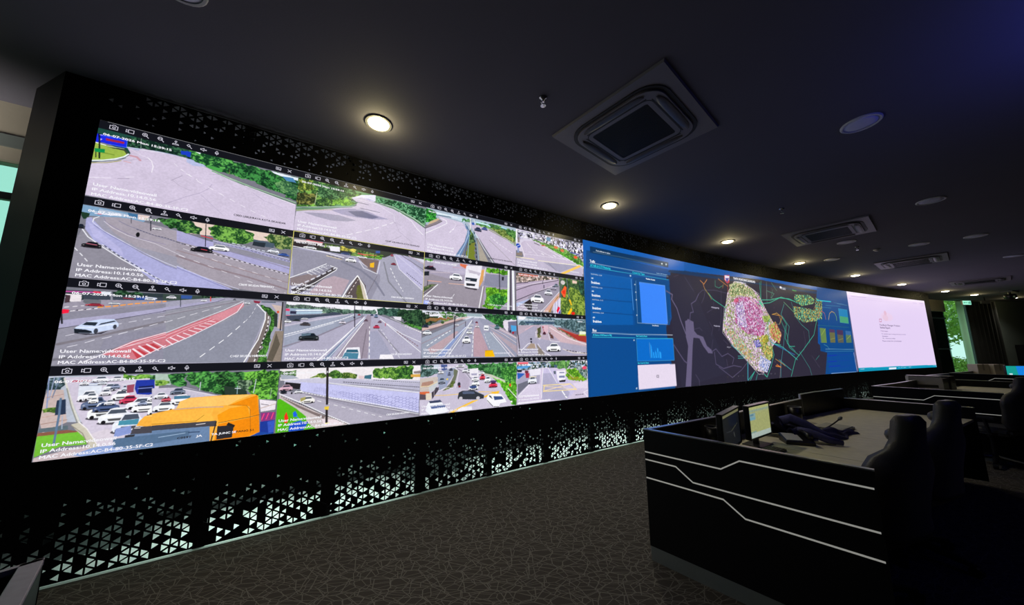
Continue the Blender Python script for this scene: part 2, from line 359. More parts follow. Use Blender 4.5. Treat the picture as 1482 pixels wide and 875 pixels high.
for i, (s_, off_) in enumerate(((20.0, 14.95), (21.9, 15.9))):
    x, y = s_, off_
    t = thing('garden_shrub', ('low bright shrub at the foot of the narrow window', 'low shrub next to the bright one, farther along the terrace')[i], 'shrub', (x, y, -0.03))
    leaf_cloud('foliage', (0, 0, 0.55), (0.8, 0.7, 0.55), 1200, 0.06, M_LEAF, 20+i, parent=t)
    obj('stem', MB().tube([(0, 0, 0), (0, 0, 0.5)], [0.03, 0.015]), M_BARK, t)
x, y = arc(-3.1, -1.6)
t = thing('garden_palm', 'small plant outside the window at the far edge, showing past the wall end', 'plant', (x, y, -0.05))
leaf_cloud('foliage', (0, 0, 1.75), (0.5, 0.5, 0.45), 500, 0.12, M_LEAF2, 31, parent=t)
obj('stem', MB().tube([(0, 0, 0), (0, 0, 1.6)], [0.05, 0.03]), M_BARK, t)

ART = """
F 0 0
p 1f4a40 -14,59 535,5 557,228 162,213 -4,145
f 17382f 3a6a4a 147,79 537,26 550,159 415,142 239,151 156,162
p cfc3da 1,348 167,251 178,207 157,168 223,157 325,140 549,145 577,421 -7,587
l b9c4de 16 157,168 223,157 325,144 415,142 550,152
p a7b3d6 156,162 222,154 415,139 549,145 553,187 441,168 326,157 199,173
f 1c5a35 5fae52 487,63 581,49 695,60 876,72 1037,73 1252,84 1252,310 1086,267 888,207 693,195 593,177 523,151 493,121
f 174a2c 3f8a44 712,158 876,72 1064,98 1229,136 1245,279 1085,256 888,207 765,182
f 3a7a52 6fa063 1079,181 1142,129 1235,157 1245,279 1136,264
p 4aa04a 606,163 705,160 708,195 622,188
l 7a5a40 5 755,196 754,155
p e6eef8 1037,75 1247,80 1249,108 1140,107 1063,92
p 4d86b4 1123,101 1208,92 1238,134 1160,135
p e6eef8 528,68 562,66 556,79
p cfc3da 232,148 481,140 524,170 608,182 695,210 895,279 1255,349 1258,618 529,608 -93,595
p b4bce0 482,145 523,156 585,162 607,177 527,194 485,174
l c5bcd0 8 695,215 896,289 1074,325
l 9fd0a0 10 644,199 770,233 925,270 1089,299 1253,332
l 4f8a55 6 644,203 771,243 926,283 1090,312 1250,344
l f4f0fa 6 871,270 1007,300 1246,354
p 1b3cc0 475,78 502,83 503,127 480,126
l a99fb8 5 627,237 696,220
l b3a8c2 7 398,566 515,468 590,418 639,364 656,319
l b7acc6 6 598,430 743,566
l b7acc6 6 930,322 1013,374 1147,404
d f6f2fc 5 55 75 495,274 581,326 667,366 818,436 937,490 1076,539
l c2b6cc 14 154,282 231,235 273,227
l c99aa8 22 180,227 214,228 233,248
l d8aeb8 12 187,284 154,282
p 9db84c -1,183 39,187 91,187 144,193 163,219 150,251 102,287 -1,330
l 7d9a3a 14 20,252 98,250
p 3d4a35 57,200 143,184 170,210 164,232 144,200 88,201
l cbd3dc 5 60,192 143,184
l e8f2f6 14 -1,330 54,309 109,279 150,247 168,219
l 5a6f72 7 0,339 62,315 118,288 159,255
l a6a060 9 1,348 75,321 138,284
p 1c2ae0 -6,114 150,104 154,173 106,178 30,174 1,182
l 4a7af0 5 32,121 150,108 153,170 69,175
p a02848 45,133 138,129 138,146 47,151
p 0a0a3c 5,109 16,111 19,136 9,140
l e0ccff 6 15,118 27,117
l e0ccff 6 17,147 27,149 19,162
l f2f6f4 10 1,184 51,189
l 15201c 13 14,132 33,299
l 1a221c 8 8,231 16,298
p 0f8f4a 2,230 51,221 53,250 6,258
l 9fb4a8 4 219,67 226,153
p 1b3cc0 442,90 503,79 503,111 448,120
l f6f2fc 6 267,209 293,234 306,277 303,325
l e3dcea 5 271,211 236,206 174,175
d f4f0fa 5 40 50 418,211 448,240 488,265 566,311
l ece6f2 6 0,461 104,436
l efe9f4 5 176,406 215,393
l a99db5 8 138,429 193,410
l a79bb3 6 415,358 456,317 473,298
l b4a9be 5 424,355 459,386 536,412
l e6e9f0 5 165,162 231,161 282,152 352,144
F 1 0
p 7fa3c4 -5,68 334,80 305,132 179,126 32,144 0,126
p aebfd6 77,81 220,90 300,88 256,108 82,123
l e8e6f4 12 63,119 97,115 134,115 176,96
l d86a80 8 76,120 92,121
l dfe2f0 8 135,119 188,102
p 3f6f9a 218,77 270,78 270,104 225,111
p e0ccc8 270,78 334,76 315,116 274,117
p 1f3a2a -1,122 40,125 35,168 15,173 3,151
f 1f4a26 4f8f45 301,102 419,74 520,65 530,166 457,144 392,117
p e6cfc4 545,71 691,52 1129,56 1255,52 1260,116 977,148 568,170
f 1f5230 6aa04a 481,76 517,54 578,73 626,120 630,162 555,173 490,167
f 275f30 7ab04e 664,92 760,47 894,63 973,98 970,150 906,202 761,199 710,180
f 3c6a38 90a060 1029,107 1098,73 1252,64 1253,193 1141,201 1105,166
p 4a5a6a 969,140 1121,152 1116,195 973,190
p 27303a 971,160 1057,159 1052,201 966,196
p 9a98a8 29,157 110,134 179,122 269,127 530,166 577,617 477,628 108,346 40,251
p 8e8b98 -10,376 22,230 125,360 477,628 3,607
p a49ca8 110,138 223,120 353,139 531,175 553,384 292,330 171,249 121,183
p a29aa6 490,167 692,212 1258,309 1257,621 728,576 517,420
p a9a6d0 489,158 692,212 939,236 1248,294 1254,415 950,355 700,287 498,244
p 8f8d9c 714,218 941,251 1250,310 1250,352 945,296 717,256
l c6c4e6 12 712,204 939,231 1239,280
d 555a70 8 22 22 664,203 940,241 1240,301
d 2a2a34 9 28 30 499,253 578,271 723,312 950,360 1246,426
d e8e4f4 8 28 30 519,259 588,274 737,318 966,364 1246,428
l 8f7f88 22 511,366 735,434 961,482 1244,561
l 9a8a92 16 506,321 728,369 957,433 1248,499
d efecf4 5 60 90 523,359 734,430 964,516 1239,597
d efecf4 5 60 90 542,301 778,380 1003,437 1240,505
l 8c87a0 12 825,276 1153,345 1254,373
p aaaad6 27,166 32,244 79,318 176,385 310,492 388,568 478,636 577,626 563,483 458,444 333,384 222,308 122,242 67,178 49,152
p b6b4de 35,185 76,294 174,368 235,417 217,360 126,275 60,205
l d4d4ee 7 61,188 111,236 222,304 331,371 456,431 562,474
l 6f6fa0 5 68,207 152,270 294,351 458,448 563,488
l f2f2fa 9 19,247 51,299 125,360 226,436 347,513 473,584
d dcdcea 10 22 26 124,345 212,412 309,479 409,552 537,613
d 3f4252 9 20 28 135,350 224,423 321,486 422,559 544,621
d f0f0f6 8 35 35 2,390 37,433 78,488
l f4f4fa 7 60,184 62,158 84,140
l 8d84a2 6 108,143 120,174 190,219 284,261 441,285
l e8e4f0 4 111,168 156,209 238,253 381,287 551,366
l 7a7894 6 182,151 229,176 277,192 374,225 540,262
d 4a4a60 7 14 14 277,196 374,225 435,231 540,266
l 2d2f3a 9 337,75 349,190
l 2d2f3a 5 238,103 244,155
c f2f2f8 355,157 405,178
c 1c1a20 29,332 122,377
l b06070 10 52,348 98,352
c 20242e -8,212 29,245
e 17181c 287,236 10,19
p aaaad6 520,446 682,516 854,591 916,633 819,670 538,624
l d4d4ee 6 520,446 682,516 912,594
l 6f6fa0 5 521,460 683,530 885,616
c 17171c 584,265 716,313
l c04050 9 646,287 680,291
c f4f4fa 691,232 818,282
l 1b1b22 8 653,71 668,260
l d04048 12 635,175 704,186
d d0d6e6 11 30 26 832,201 984,228 1236,249
c e2e6f2 1076,202 1160,240
c 3a5aa8 1156,230 1237,259
F 2 0
p 2e3a40 -2,88 482,70 489,136 8,187
p 9a94a4 -1,181 137,130 488,122 497,210 -4,254
l c050a0 16 1,98 123,93
l e04060 22 128,90 159,92
p dfe4ee 157,83 207,81 206,110 164,103
p 3c4450 78,108 485,99 488,122 87,148
p e6dfe4 3,115 74,115 76,162 6,171
p 4a3840 4,121 25,123 27,173 6,174
l 8f3040 12 271,121 319,125
p 30509a 331,105 435,104 437,126 334,130
l d8dce8 16 395,107 436,111
f 1f3d2c 3f6a48 215,77 361,66 364,95 218,101
p 3a4a44 467,71 822,66 897,80 824,86 473,123
f 22382c 4a6a50 683,67 822,62 823,78 696,89
p 35569c 568,73 633,71 630,98 570,100
c e2e2ea 489,80 544,106
p a2a0b4 474,138 577,111 811,71 1049,76 1219,80 1262,621 524,601
p 93939f 482,211 802,104 952,67 1050,93 1112,198 1006,607 523,594
p 9391a0 -1,345 200,297 497,210 540,616 3,600 2,435
p 8a8898 -5,247 491,147 494,181 213,255 -2,306
p aaa6c4 1,299 239,243 494,177 497,210 244,281 75,332 0,351
l 3d3a48 5 0,355 116,321 496,203
p 8e8c9e 214,412 508,313 541,623 109,609 188,566
l 7f7a84 26 9,460 169,406 505,283
l 787682 26 6,562 142,539 357,459
p aaa6c4 479,178 634,133 823,78 802,104 635,152 481,200
l 3d3a48 4 482,204 636,156 779,110 830,82
p 8c8e9e 513,494 711,351 876,251 964,141 1050,93 1112,198 1006,607 523,594
l 85808c 16 485,240 693,167 923,95
d eceaf2 5 70 50 501,291 696,198 818,143
l a8a4b2 7 485,233 862,107
p 7a6f6c 1116,164 1146,196 1138,339 1089,609 1019,607 1105,274
f 2d5a2c 55903c 1072,116 1140,129 1193,193 1188,296 1162,388 1147,610 1082,609 1122,389 1149,238
p c8b4ac 1145,103 1221,114 1238,319 1203,312 1207,193
p 2f3b35 1171,169 1196,185 1202,303 1178,296
e d05030 1197,168 9,11
p 8d8074 1191,338 1253,336 1261,605 1153,602 1167,455
p 5f574c 1200,354 1235,454 1193,603 1152,586 1181,463
l 201c20 14 1225,79 1226,328
p cc7480 501,386 650,292 833,182 955,100 957,133 908,201 840,253 660,390 512,487
l f2c8d0 6 503,400 651,307 835,205 951,125
l f2c8d0 6 525,415 653,322 837,225
l f4e4ec 12 520,422 560,458
l f4e4ec 12 544,407 594,436
l f4e4ec 12 579,388 629,413
l f4e4ec 10 611,369 660,390
l f4e4ec 10 639,345 690,363
l f4e4ec 10 670,329 715,339
l f4e4ec 8 698,309 742,319
l f4e4ec 8 727,289 768,295
l f4e4ec 8 748,269 789,275
p d48c98 745,242 902,137 955,100 957,129 907,197 817,266
l f4eef6 6 500,379 649,285 832,174 953,88
l f4eef6 8 512,487 660,390 840,253 919,184 955,100
d f4f4fa 9 60 60 726,555 856,417 920,337 975,263
d e8e8f0 5 30 30 981,258 1015,203 1043,119
l f4f4fa 12 1000,602 1078,414 1112,240 1108,181 1045,110
d f0eef0 12 30 30 1068,596 1112,422 1134,297 1133,205
d 2a2c2a 11 26 34 1076,576 1116,402 1136,281
p cc7884 210,530 353,431 514,363 524,465 383,570
p c0424c 352,500 389,493 442,532 387,563
p c0424c 396,472 425,465 474,508 441,529
p c0424c 438,458 457,451 506,487 488,501
l f4e4ec 18 360,493 419,546
l f4e4ec 16 387,472 450,522
l f4e4ec 14 424,458 488,501
l f4e4ec 12 456,437 515,476
l f0d8e0 5 295,486 517,400
l f0d8e0 5 325,473 515,378
l f4eef6 8 138,578 227,523 354,438 514,367
l f4eef6 8 383,570 524,465
d e8e6f0 6 70 60 54,478 107,459 172,426 223,412 274,387 505,283
d dcdae6 6 60 60 38,402 74,388 283,307 500,239
d f2a050 14 32 26 158,197 232,184 323,160 489,129
d 3a3a44 9 28 30 30,232 146,206
d ece8ee 9 28 30 38,232 154,205
d ece8ee 7 28 30 10,207 92,191
p 6c7078 86,144 165,144 168,172 99,177 85,165
c b03040 98,170 184,191
c d8dce4 202,155 259,172
c f0f0f6 376,109 432,126
p c8d6f2 66,356 76,339 122,300 181,281 243,278 267,308 270,329 251,350 178,372 166,383 73,382
p 27303c 100,325 118,304 170,305 160,329
p 3a4250 173,325 184,311 244,288 254,295 186,321
l e8effc 8 76,342 153,343 204,324 261,312
p 1c222c 67,352 120,357 147,367 153,380 73,382
e 3a3e4a 167,366 10,19
e 3a3e4a 252,333 9,16
p 32303c 69,382 167,385 226,361 193,386 125,394
l 23232a 14 -4,221 12,318
p f02040 2,221 31,222 32,245 4,253
p 8f8f9c 203,85 212,84 222,157 211,158
c e8e8f2 685,94 722,114
c dfe3ee 960,92 997,114
c 70707c 881,73 903,88
l d84848 10 741,73 744,105
p 8a2840 1017,79 1069,83 1058,101 1025,99
l 55606c 16 1076,87 1170,84
l 2a2f3a 6 567,92 574,164
F 3 0
p b8bfce 2,67 511,76 548,426 104,371 8,183
p cfc6d8 68,78 511,80 547,410 406,575 248,535 170,364 101,190
p c8b4b0 9,154 74,159 114,372 21,430 -3,344 -1,217
f 3f5a60 8aa0b0 3,71 68,74 74,159 10,161 1,132
l 8898c0 9 4,82 19,276
l 9aa8c8 8 26,76 21,219
l 6a7a98 8 49,77 33,206
l c4a49a 8 9,331 102,313
l a88a80 8 9,373 112,357
l b08f88 6 10,204 77,188
f 5d8a3a 8fb050 6,278 52,279 54,301 7,299
p 5c6c74 4,400 121,394 125,423 3,424
p 8a5a48 3,427 120,423 189,443 1,448
p 74bc3a 1,448 184,442 203,485 218,530 105,526 5,578
p c8b8bc 5,611 5,581 154,548 258,537 404,560 560,538 571,633
p 8fa4d4 159,591 260,551 399,514 557,506 567,601 208,607
p d6ccd8 202,470 297,439 376,495 383,556 270,553
l d6d4cc 14 69,85 101,190 132,287 166,378
l 8a8a80 8 87,152 120,272 157,377
p cac4b4 134,389 167,382 218,443 257,529 270,553 232,561 203,485 152,420
l f0ecec 8 166,378 206,427 244,498 263,537
l 8f8878 7 135,396 190,454 230,546
p 2a3850 54,226 91,222 103,320 57,322
l 5f7896 16 69,216 75,317 76,514
l a8b4cc 7 90,333 98,413
p dfe4f0 136,126 240,125 244,201 141,208
l a9b4d0 8 136,126 240,125
l 8e98b8 6 147,138 221,139
l b02048 18 110,106 183,107
c f0f0f8 141,171 234,246
c 5c6a8a 161,217 281,303
c f4f6fc 196,257 341,370
c 46567e 216,259 341,324
c eceef6 250,300 409,408
c e4e8f4 321,337 476,479
p 4a90a8 349,393 445,390 443,428 347,423
p 8898d0 339,445 411,432 417,486 335,504
c dfe3f0 246,129 309,183
c e2dfe8 235,167 291,213
c f4f4fa 292,178 380,251
c c83858 334,220 427,279
c f0f2fa 368,238 537,321
c f6f6fc 399,276 529,344
c fafafc 484,292 585,374
c e4e4f0 189,77 270,119
c f0f0f6 168,188 233,238
c e8e8f2 138,104 181,137
c d0d4e0 218,109 262,138
c 8a94b0 282,135 328,169
c f4f4fa 191,219 236,261
c 9aa4c0 425,263 473,299
c f0f0f6 471,227 527,272
c e4e4ec 264,241 315,280
p f8b244 542,368 503,368 471,375 447,409 436,439 552,462
p fcc468 542,368 503,368 477,379 545,389
p 4a4850 423,445 551,451 557,506 413,494
l f0e8e0 8 430,453 457,455
p 6f88ac 402,493 556,499 569,621 387,591
l a8c0d8 9 448,521 520,520
p 34363e 389,497 437,496 426,567 387,568
c dcdce6 271,81 338,115
c c8cfe0 336,146 362,187
f 4a8a30 8ac050 338,72 466,76 470,111 342,108
f 2f6a38 70a860 467,82 554,82 560,144 472,131
l e0dce8 8 335,139 400,135
p 9a4a60 358,148 395,142 396,198 364,203
p 2438a0 400,115 493,114 504,214 476,224 414,215 399,174
p 1a2250 419,160 492,156 495,209 419,207
l 8898e0 8 415,175 488,172
p c4bed0 486,178 664,182 893,267 1122,295 1120,440 507,371
p b0c4b8 492,73 574,77 583,160 501,155
f 4a8a30 8ab050 504,131 568,126 571,159 506,155
f 1f5230 4f9a4a 563,85 653,72 664,182 620,171 576,152
f 275f33 5aa84e 653,68 847,76 892,259 836,237 749,213 680,149
f 1d4028 478a40 820,70 1022,74 1048,280 935,280 892,259 857,177
f 2f6a2c 77c048 1000,73 1249,74 1262,325 1123,304 1075,264 1034,207
p 2a3a30 892,188 1035,216 1048,280 906,268
f 3f5a48 86a080 972,149 1066,163 1058,236 985,221
l c0c8d0 9 749,149 749,213
l c4ccd6 9 1094,146 1086,256
l 9aa8a0 6 1207,228 1202,302
l a8c4d0 6 976,194 980,257
l e0e8f0 8 963,211 999,215
l 5a5f6c 8 646,185 750,218 865,256
l d6d2de 9 647,193 751,229 838,259
c 6a7488 586,185 669,233
c f0f0f6 591,235 708,311
p 4a7a98 610,244 702,248 698,268 612,268
c f4f6fc 508,280 621,352
c c85464 545,243 596,284
c e8e8f0 501,211 576,258
p f8b040 506,363 632,336 645,288 697,264 892,259 1098,268 1121,286 1153,569 1106,607 993,608 852,608 533,609
p fcc468 632,336 650,285 698,267 892,263 1076,269 979,310 934,341 846,341
p f08c10 1008,312 1113,276 1141,442 1080,444 1070,363 941,341
p f59a18 873,412 943,368 1054,352 1081,449 885,469
p f08a10 886,482 1085,454 1139,442 1154,578 1084,603 966,612 872,606
p fcb848 506,363 847,350 840,408 857,453 754,449 514,435
l c8a898 12 620,343 768,342 901,351
l 8a5a20 4 934,342 1047,353 1076,390 1094,579
l 3a2410 5 885,473 1084,449 1142,438
l 8a6018 4 514,437 753,442 794,403
p 45444c 515,447 870,454 875,497 519,483
p 6a84a8 519,483 835,492 846,611 533,609
p 56708f 334,513 522,510 723,510 721,559 529,578 341,570
l 9fb8d4 8 559,535 699,524
l e8e0e0 8 756,470 806,468
l 2a2628 12 871,463 853,612
p 2c2a30 881,498 983,503 978,597 884,600
p 2a2420 946,477 990,504 985,520 935,497
p e8e0e8 1131,314 1248,338 1246,407 1148,416
l c0a8a0 9 1141,388 1242,361
l 3a3040 6 1146,352 1196,366
p 8a3880 1148,425 1251,426 1253,491 1158,498
l f04880 13 1161,480 1172,436
l f04880 13 1190,479 1202,435
l f04880 13 1225,479 1236,434
p 1f3a98 1151,497 1256,492 1258,601 1157,605
p 3858c0 1200,503 1257,496 1257,592 1215,595
p 2048a0 1091,605 1162,579 1262,606 1093,631
l 1a2a4a 8 718,522 780,527
F 0 1
p 6a9a70 1,68 663,66 1281,91 1233,317 7,412
f 2a5a34 7fae50 1,73 141,68 274,61 424,63 563,93 488,170 290,299 4,371
f 4a6a30 a8b850 3,89 117,86 130,158 41,205 6,183
f 3a4a28 8a8a48 1,226 142,198 150,303 5,340
f 2a5f3c 6a9a64 160,84 424,63 553,96 430,163 285,224 178,220
f 6fb040 98d050 285,224 432,191 510,210 435,246 298,276
f 5a9a40 8ac850 2,346 150,308 159,319 3,361
l c8d0a8 6 160,182 150,308
l 3a4a30 6 286,169 289,278
p e4e2f2 553,101 694,63 697,133 626,151 468,153
p b8b4da 468,153 625,123 698,139 567,173
p cdc2d8 7,412 474,253 529,194 459,156 565,127 698,150 881,176 1111,256 1245,327 1255,604 -3,598
l 3a4650 8 431,169 509,188 511,227 474,251
l a8bcb8 9 4,371 290,297 493,243
l 6f8078 7 5,384 291,308 474,255
l b8a890 8 6,402 310,322
f 1f5a38 78b888 700,91 877,80 1261,83 1255,275 1110,220 948,172 772,143 708,136
l f0f0f6 5 646,140 880,152 1110,232 1244,302
l 5a5564 5 688,141 881,166 1111,250 1245,321
p a29cba 293,331 438,279 572,252 737,293 844,304 678,342 519,355 386,353
p 6c6c8c 439,307 573,274 738,305 677,336 518,344
p a39eb4 64,408 233,378 368,368 521,388 446,416 300,438 167,426
l 76728c 8 509,188 629,191
l 76728c 7 552,245 745,250
l e8e4f0 5 468,153 731,166 895,245 904,314
d f6f4fa 6 70 45 446,559 684,449 889,330
l f4f2fa 7 949,196 1089,274 1150,347 1224,406
l b5aac0 5 899,322 978,346
l b0a6ba 6 775,609 983,465
l b5aac0 5 910,325 959,422 1099,516
l ded6e6 6 514,266 746,256
F 1 1
p 3a4038 7,77 1243,58 1237,172 3,162
p dfd2d4 11,81 243,71 241,105 135,110 13,104
l d04050 9 109,72 243,76
p 30282c 20,103 196,94 231,136 9,151
f 3f5a30 7a9a50 259,78 811,115 813,157 416,188 264,145
f b0b040 e8d860 392,83 532,99 533,119 404,131
p 2c3434 230,122 498,125 501,165 249,157
p e8e4f0 302,99 393,93 396,142 313,146
c 2a2028 234,126 314,156
c 3a4a7a 404,136 492,166
p a4a2ba 3,162 249,157 501,165 822,135 918,77 1020,82 1245,92 1242,611 2,613
f 4a8a30 7ab040 449,163 553,156 802,117 775,163 554,166
l e8505a 12 561,130 633,138
l d87848 9 633,133 735,127
p 3b5aa0 728,76 770,69 772,95 729,102
l 3a4a48 6 630,77 723,77 725,118
l 2f3038 6 720,99 712,214
p 9290a2 3,171 450,183 687,269 883,389 799,622 281,625 45,520
p a3a2b4 775,163 919,98 1236,448 1241,600 706,610 787,400
p b6a2ae 268,439 362,390 499,417 441,573 162,580
p 8a7c80 11,452 148,398 266,402 119,512 17,523
p bab6d6 918,88 1030,81 1251,259 1247,447 976,240
l 7f7f92 24 419,237 598,301 741,405 833,538
l 83838f 18 815,188 873,390 1073,602
l e8e6f2 10 9,151 249,166 434,195
l d8c8a8 9 284,199 418,217
d 40383c 6 18 26 300,192 418,212
p 454045 26,557 119,512 356,295 383,320 159,544 66,598
d d8d8e4 14 34 34 40,538 190,439 365,313
l f4f4fa 8 4,453 146,371 289,280
l f4f4fa 8 23,602 208,474 375,331 382,310 323,294
d f0f0f8 7 10 16 140,385 307,292
l f0f0f6 6 136,386 180,404
l f0f0f6 6 162,369 210,390
l f0f0f6 6 191,351 240,372
l f0f0f6 6 221,328 270,350
l f0f0f6 5 251,309 301,326
p 5a4f50 459,591 566,375 584,373 651,455 668,593
f 8a9040 6a6a40 572,463 607,460 651,599 571,601
p cfc4b4 579,363 654,495 678,597 642,600
l f8f8fc 12 443,602 502,471 570,363 634,457 678,597
d f4e8e8 7 24 26 484,589 553,446 577,403
l 6a646c 5 756,342 666,553
p 7a6868 554,166 700,174 766,175 745,312 659,272
l f2f2f8 6 574,209 623,277 755,321 776,184
l e8e4ee 5 583,212 659,262
p f0b820 679,219 720,202 719,259 682,259
c f4f4fa 450,183 549,232
c 8a3040 888,178 942,204
c f2f2f6 90,127 197,154
c ececf2 549,152 649,174
c e6e6ee 695,160 766,169
c b05060 878,83 909,110
d fafafe 8 26 30 886,242 941,351 1027,479
l eceaf6 7 919,98 976,240 1236,448
d 3a3a48 8 12 18 1059,272 1234,393
l d0cce4 8 938,84 1252,303
l 7a7484 10 999,85 1249,215
l d2b8c0 8 1072,74 1247,148
p d8d6e6 1125,88 1245,92 1246,137
F 2 1
p eceaf2 -4,71 1249,57 1251,112 685,144 0,129
f 5a7a68 8aa890 -2,97 172,99 502,105 557,131 287,157 1,138
f 3f5f58 6a8a78 284,119 556,112 758,99 769,134 337,168
f 2a5048 4a7060 776,82 1003,67 1028,157 907,163 779,139
f 1a3a2a 3a5f3c 983,74 1249,68 1257,266 1115,227 977,159
f 2f6a28 4f8f3c 1009,200 1256,255 1247,293 1031,231
p 96a8c0 0,129 285,124 280,167 5,191
l e8f2fa 14 83,146 285,131
l b8d4e4 12 85,169 287,152
p e04070 1,133 30,134 32,154 2,154
l e07090 8 9,195 35,192
p 30304a 35,154 84,152 82,178 37,179
p 3f485a 6,200 288,171 385,142 436,148 455,171 32,243
p aeaac0 4,262 258,196 558,146 779,144 1247,309 1258,599 10,602
p 9aa0b4 3,298 455,176 558,151 685,154 445,283 15,490
l 8a8496 16 14,473 270,372 649,166
l c8c4d4 10 6,289 259,219 506,159
d f0f0f6 9 18 12 12,368 187,310 457,210 559,161
l e8e8f0 6 14,386 188,323 392,246
p 9b90a0 414,584 653,226 685,154 723,152 710,589
p a2a2ba 719,590 713,323 788,311 892,472 957,594
l 807684 14 656,588 685,304
l 8b8896 12 797,301 1014,533
l f4f4fa 8 279,600 469,396 660,185
l f4f4fa 6 286,600 486,387 659,175
p 7888a4 318,600 568,308 668,175 652,216 519,376 366,602
l e0e6f0 6 350,601 585,297 669,185
l f6f6fc 9 431,589 523,434 653,236
d f8f8fc 9 40 36 726,590 711,273
d f0f0f6 6 30 30 1022,585 888,390 826,300
l f6f6fc 7 1244,530 1037,367 810,188
l f4f4fa 6 1240,423 1036,336 881,237
d 8a7480 12 20 20 984,316 1221,471
l d8d4dc 6 907,173 1247,315
d f0ece8 7 16 16 1063,251 1248,320
c 20282c 118,348 277,418
p 5a7080 137,356 213,347 207,368 139,379
c 4a4448 118,249 201,282
c d8d0e0 434,221 494,254
c c83858 747,252 808,288
c 6a5060 656,198 694,219
c 6a80a0 750,140 786,179
c 8a6a80 787,205 827,230
c 4a5a7a 713,142 742,161
c b04050 594,147 622,165
c f0f0f4 -2,232 51,262
c 30383c 60,224 121,244
c d8d8e0 122,208 181,226
p e4e0ea 936,156 1023,157 1020,199 958,186
p e8e6ee 517,482 631,477 647,588 481,585 495,529
p 48809a 503,529 626,535 620,593 481,585
p 2f6078 519,501 615,501 625,530 512,527
p f2eef4 829,552 945,553 967,599 822,596
l 3a3444 10 562,71 575,278
e 3a3444 567,185 9,10
l 4a4454 5 630,67 637,191
l b03048 8 863,232 864,258
F 3 1
p ece6ea -3,65 1252,73 1258,254 13,165
f 4f7a48 86a870 -1,87 124,87 131,127 70,151 10,130
p a8aebc 9,113 105,126 152,155 19,157
f 4a7430 8aa04a 236,146 297,122 387,121 452,96 505,126 620,141 622,179 389,163
f 3a6a30 6a9a40 386,112 452,91 504,117 499,164 389,158
f 3f7a34 80b048 773,88 869,76 1165,72 1175,197 1128,216 924,195 778,177
f 2f6030 5f9a3c 1020,118 1112,79 1170,76 1170,207 1014,199
p d8a850 1147,164 1255,164 1251,196 1148,191
p 8c8080 1178,134 1254,126 1255,159 1179,155
p 3c6c80 693,154 758,147 755,191 690,183
p e0c8cc 639,151 694,159 686,187 640,180
p c6c4d8 42,167 260,156 508,173 1258,233 1254,433 430,271 44,193
p b8b6cc 390,172 1259,265 1252,370 393,214
d 40404c 8 12 14 510,206 782,242 1255,302
d 5a5a68 7 12 14 780,202 1253,256
l 8c8a98 10 393,214 783,261 1256,339
l f4f4fa 7 393,209 784,276 1246,359
p c2c2ec 162,186 393,218 785,296 1246,364 1249,567 987,490 755,429 401,333 160,261
h 8686b8 60 694,328 1248,411 1248,557 888,451
h 9090c0 44 447,282 787,345 888,451 519,352
h a8a8d2 30 281,234 516,296 502,341 269,278
p a09cae 12,242 402,351 1249,588 1255,609 604,610 378,475 15,285
l 8f8a9a 30 193,290 521,380 988,510 1250,598
p b0abbc 13,251 193,290 612,453 1094,621 535,592 279,421 16,293
d f4f4fa 8 16 14 184,276 401,338 792,432 1248,557
l f4f4fa 7 402,342 756,443 1249,577
d f2f2f6 6 40 50 306,361 525,440 704,505 875,567
p 242226 50,180 167,200 163,253 114,240 52,202
c d0a8b8 9,203 108,257
c 20242e 19,247 69,280
c d8d8e0 122,250 185,285
c f0ece8 168,314 284,377
p a8a060 173,328 210,318 212,344 175,358
e 202028 104,279 7,10
p c8bcbc 15,285 380,502 586,599 485,604 216,604 24,395
p 7f7070 16,298 123,362 282,456 380,502 366,527 164,409
l f4f4fa 9 15,276 199,378 379,489 586,599
d 3a3038 6 10 14 31,299 346,476 569,597
p 52b41a 5,326 25,320 150,416 231,494 234,538 316,609 13,602
p f03020 66,467 78,435 96,488 92,529 71,527
p 2060e0 126,448 143,433 161,469 151,485 133,483
p 2050c8 108,540 173,522 249,540 216,604 106,606
l 3a80e0 8 154,477 196,533
p e8d8e0 350,525 378,591 535,597 482,550
l 2a2528 24 367,74 385,395
l 2c2628 24 386,440 392,557
p e8c840 366,420 403,419 401,451 368,443
l f8f0a0 10 381,569 413,568
F 0 2
p a8b8c8 -18,61 1293,66 1240,349 -10,274
f 1f7a30 4fb848 -17,71 117,88 130,174 73,226 -11,254
p c8b090 54,226 149,165 179,183 9,298
p cfc4da -8,322 199,199 148,135 487,157 532,231 492,393 371,595 2,606
p 8a7f86 0,291 121,216 169,176 199,189 122,245 10,318
l 403c44 6 1,320 122,250 199,194
p c8e0ea 122,92 443,89 574,117 466,141 319,122 129,135
l 50607a 12 133,129 318,117 444,120
p c4d8e8 287,88 573,96 574,128 319,132
f 3a8a50 8ab880 444,99 573,91 552,133 455,133
p c8bcd2 530,148 708,99 835,180 1064,246 1253,324 1244,604 920,595 687,305 575,180
p a8b8e0 574,138 640,124 619,161
f 4a8a50 8ac070 640,103 990,83 1260,119 1246,314 1064,235 823,161 641,145
p 8a8a7a 847,145 1240,258 1246,302 990,226 824,177
f 6a8a3a a0b060 870,141 1101,127 1240,213 1240,270 990,215
f 3f7a3c 6aa050 1089,119 1254,97 1247,235 1101,183
l c0e8f0 22 640,108 811,109 847,124
l a0d0e0 24 1027,98 1095,106
l f4f0f8 5 800,155 1064,235 1240,304
l f4f4fa 8 -2,383 162,276 260,206 249,173 178,158
l e8e2f0 5 293,309 363,235 372,182 340,168
d f8f8fc 7 30 30 298,313 363,240
p 6a88b0 445,145 531,189 576,274 514,430 443,594 371,595 492,403 532,262 488,178
l c8d8f0 7 466,151 543,218 544,301 493,434 412,588
l 3a5070 9 498,165 565,255 535,385 495,575
f a8b048 70802c 555,299 620,276 647,614 517,592
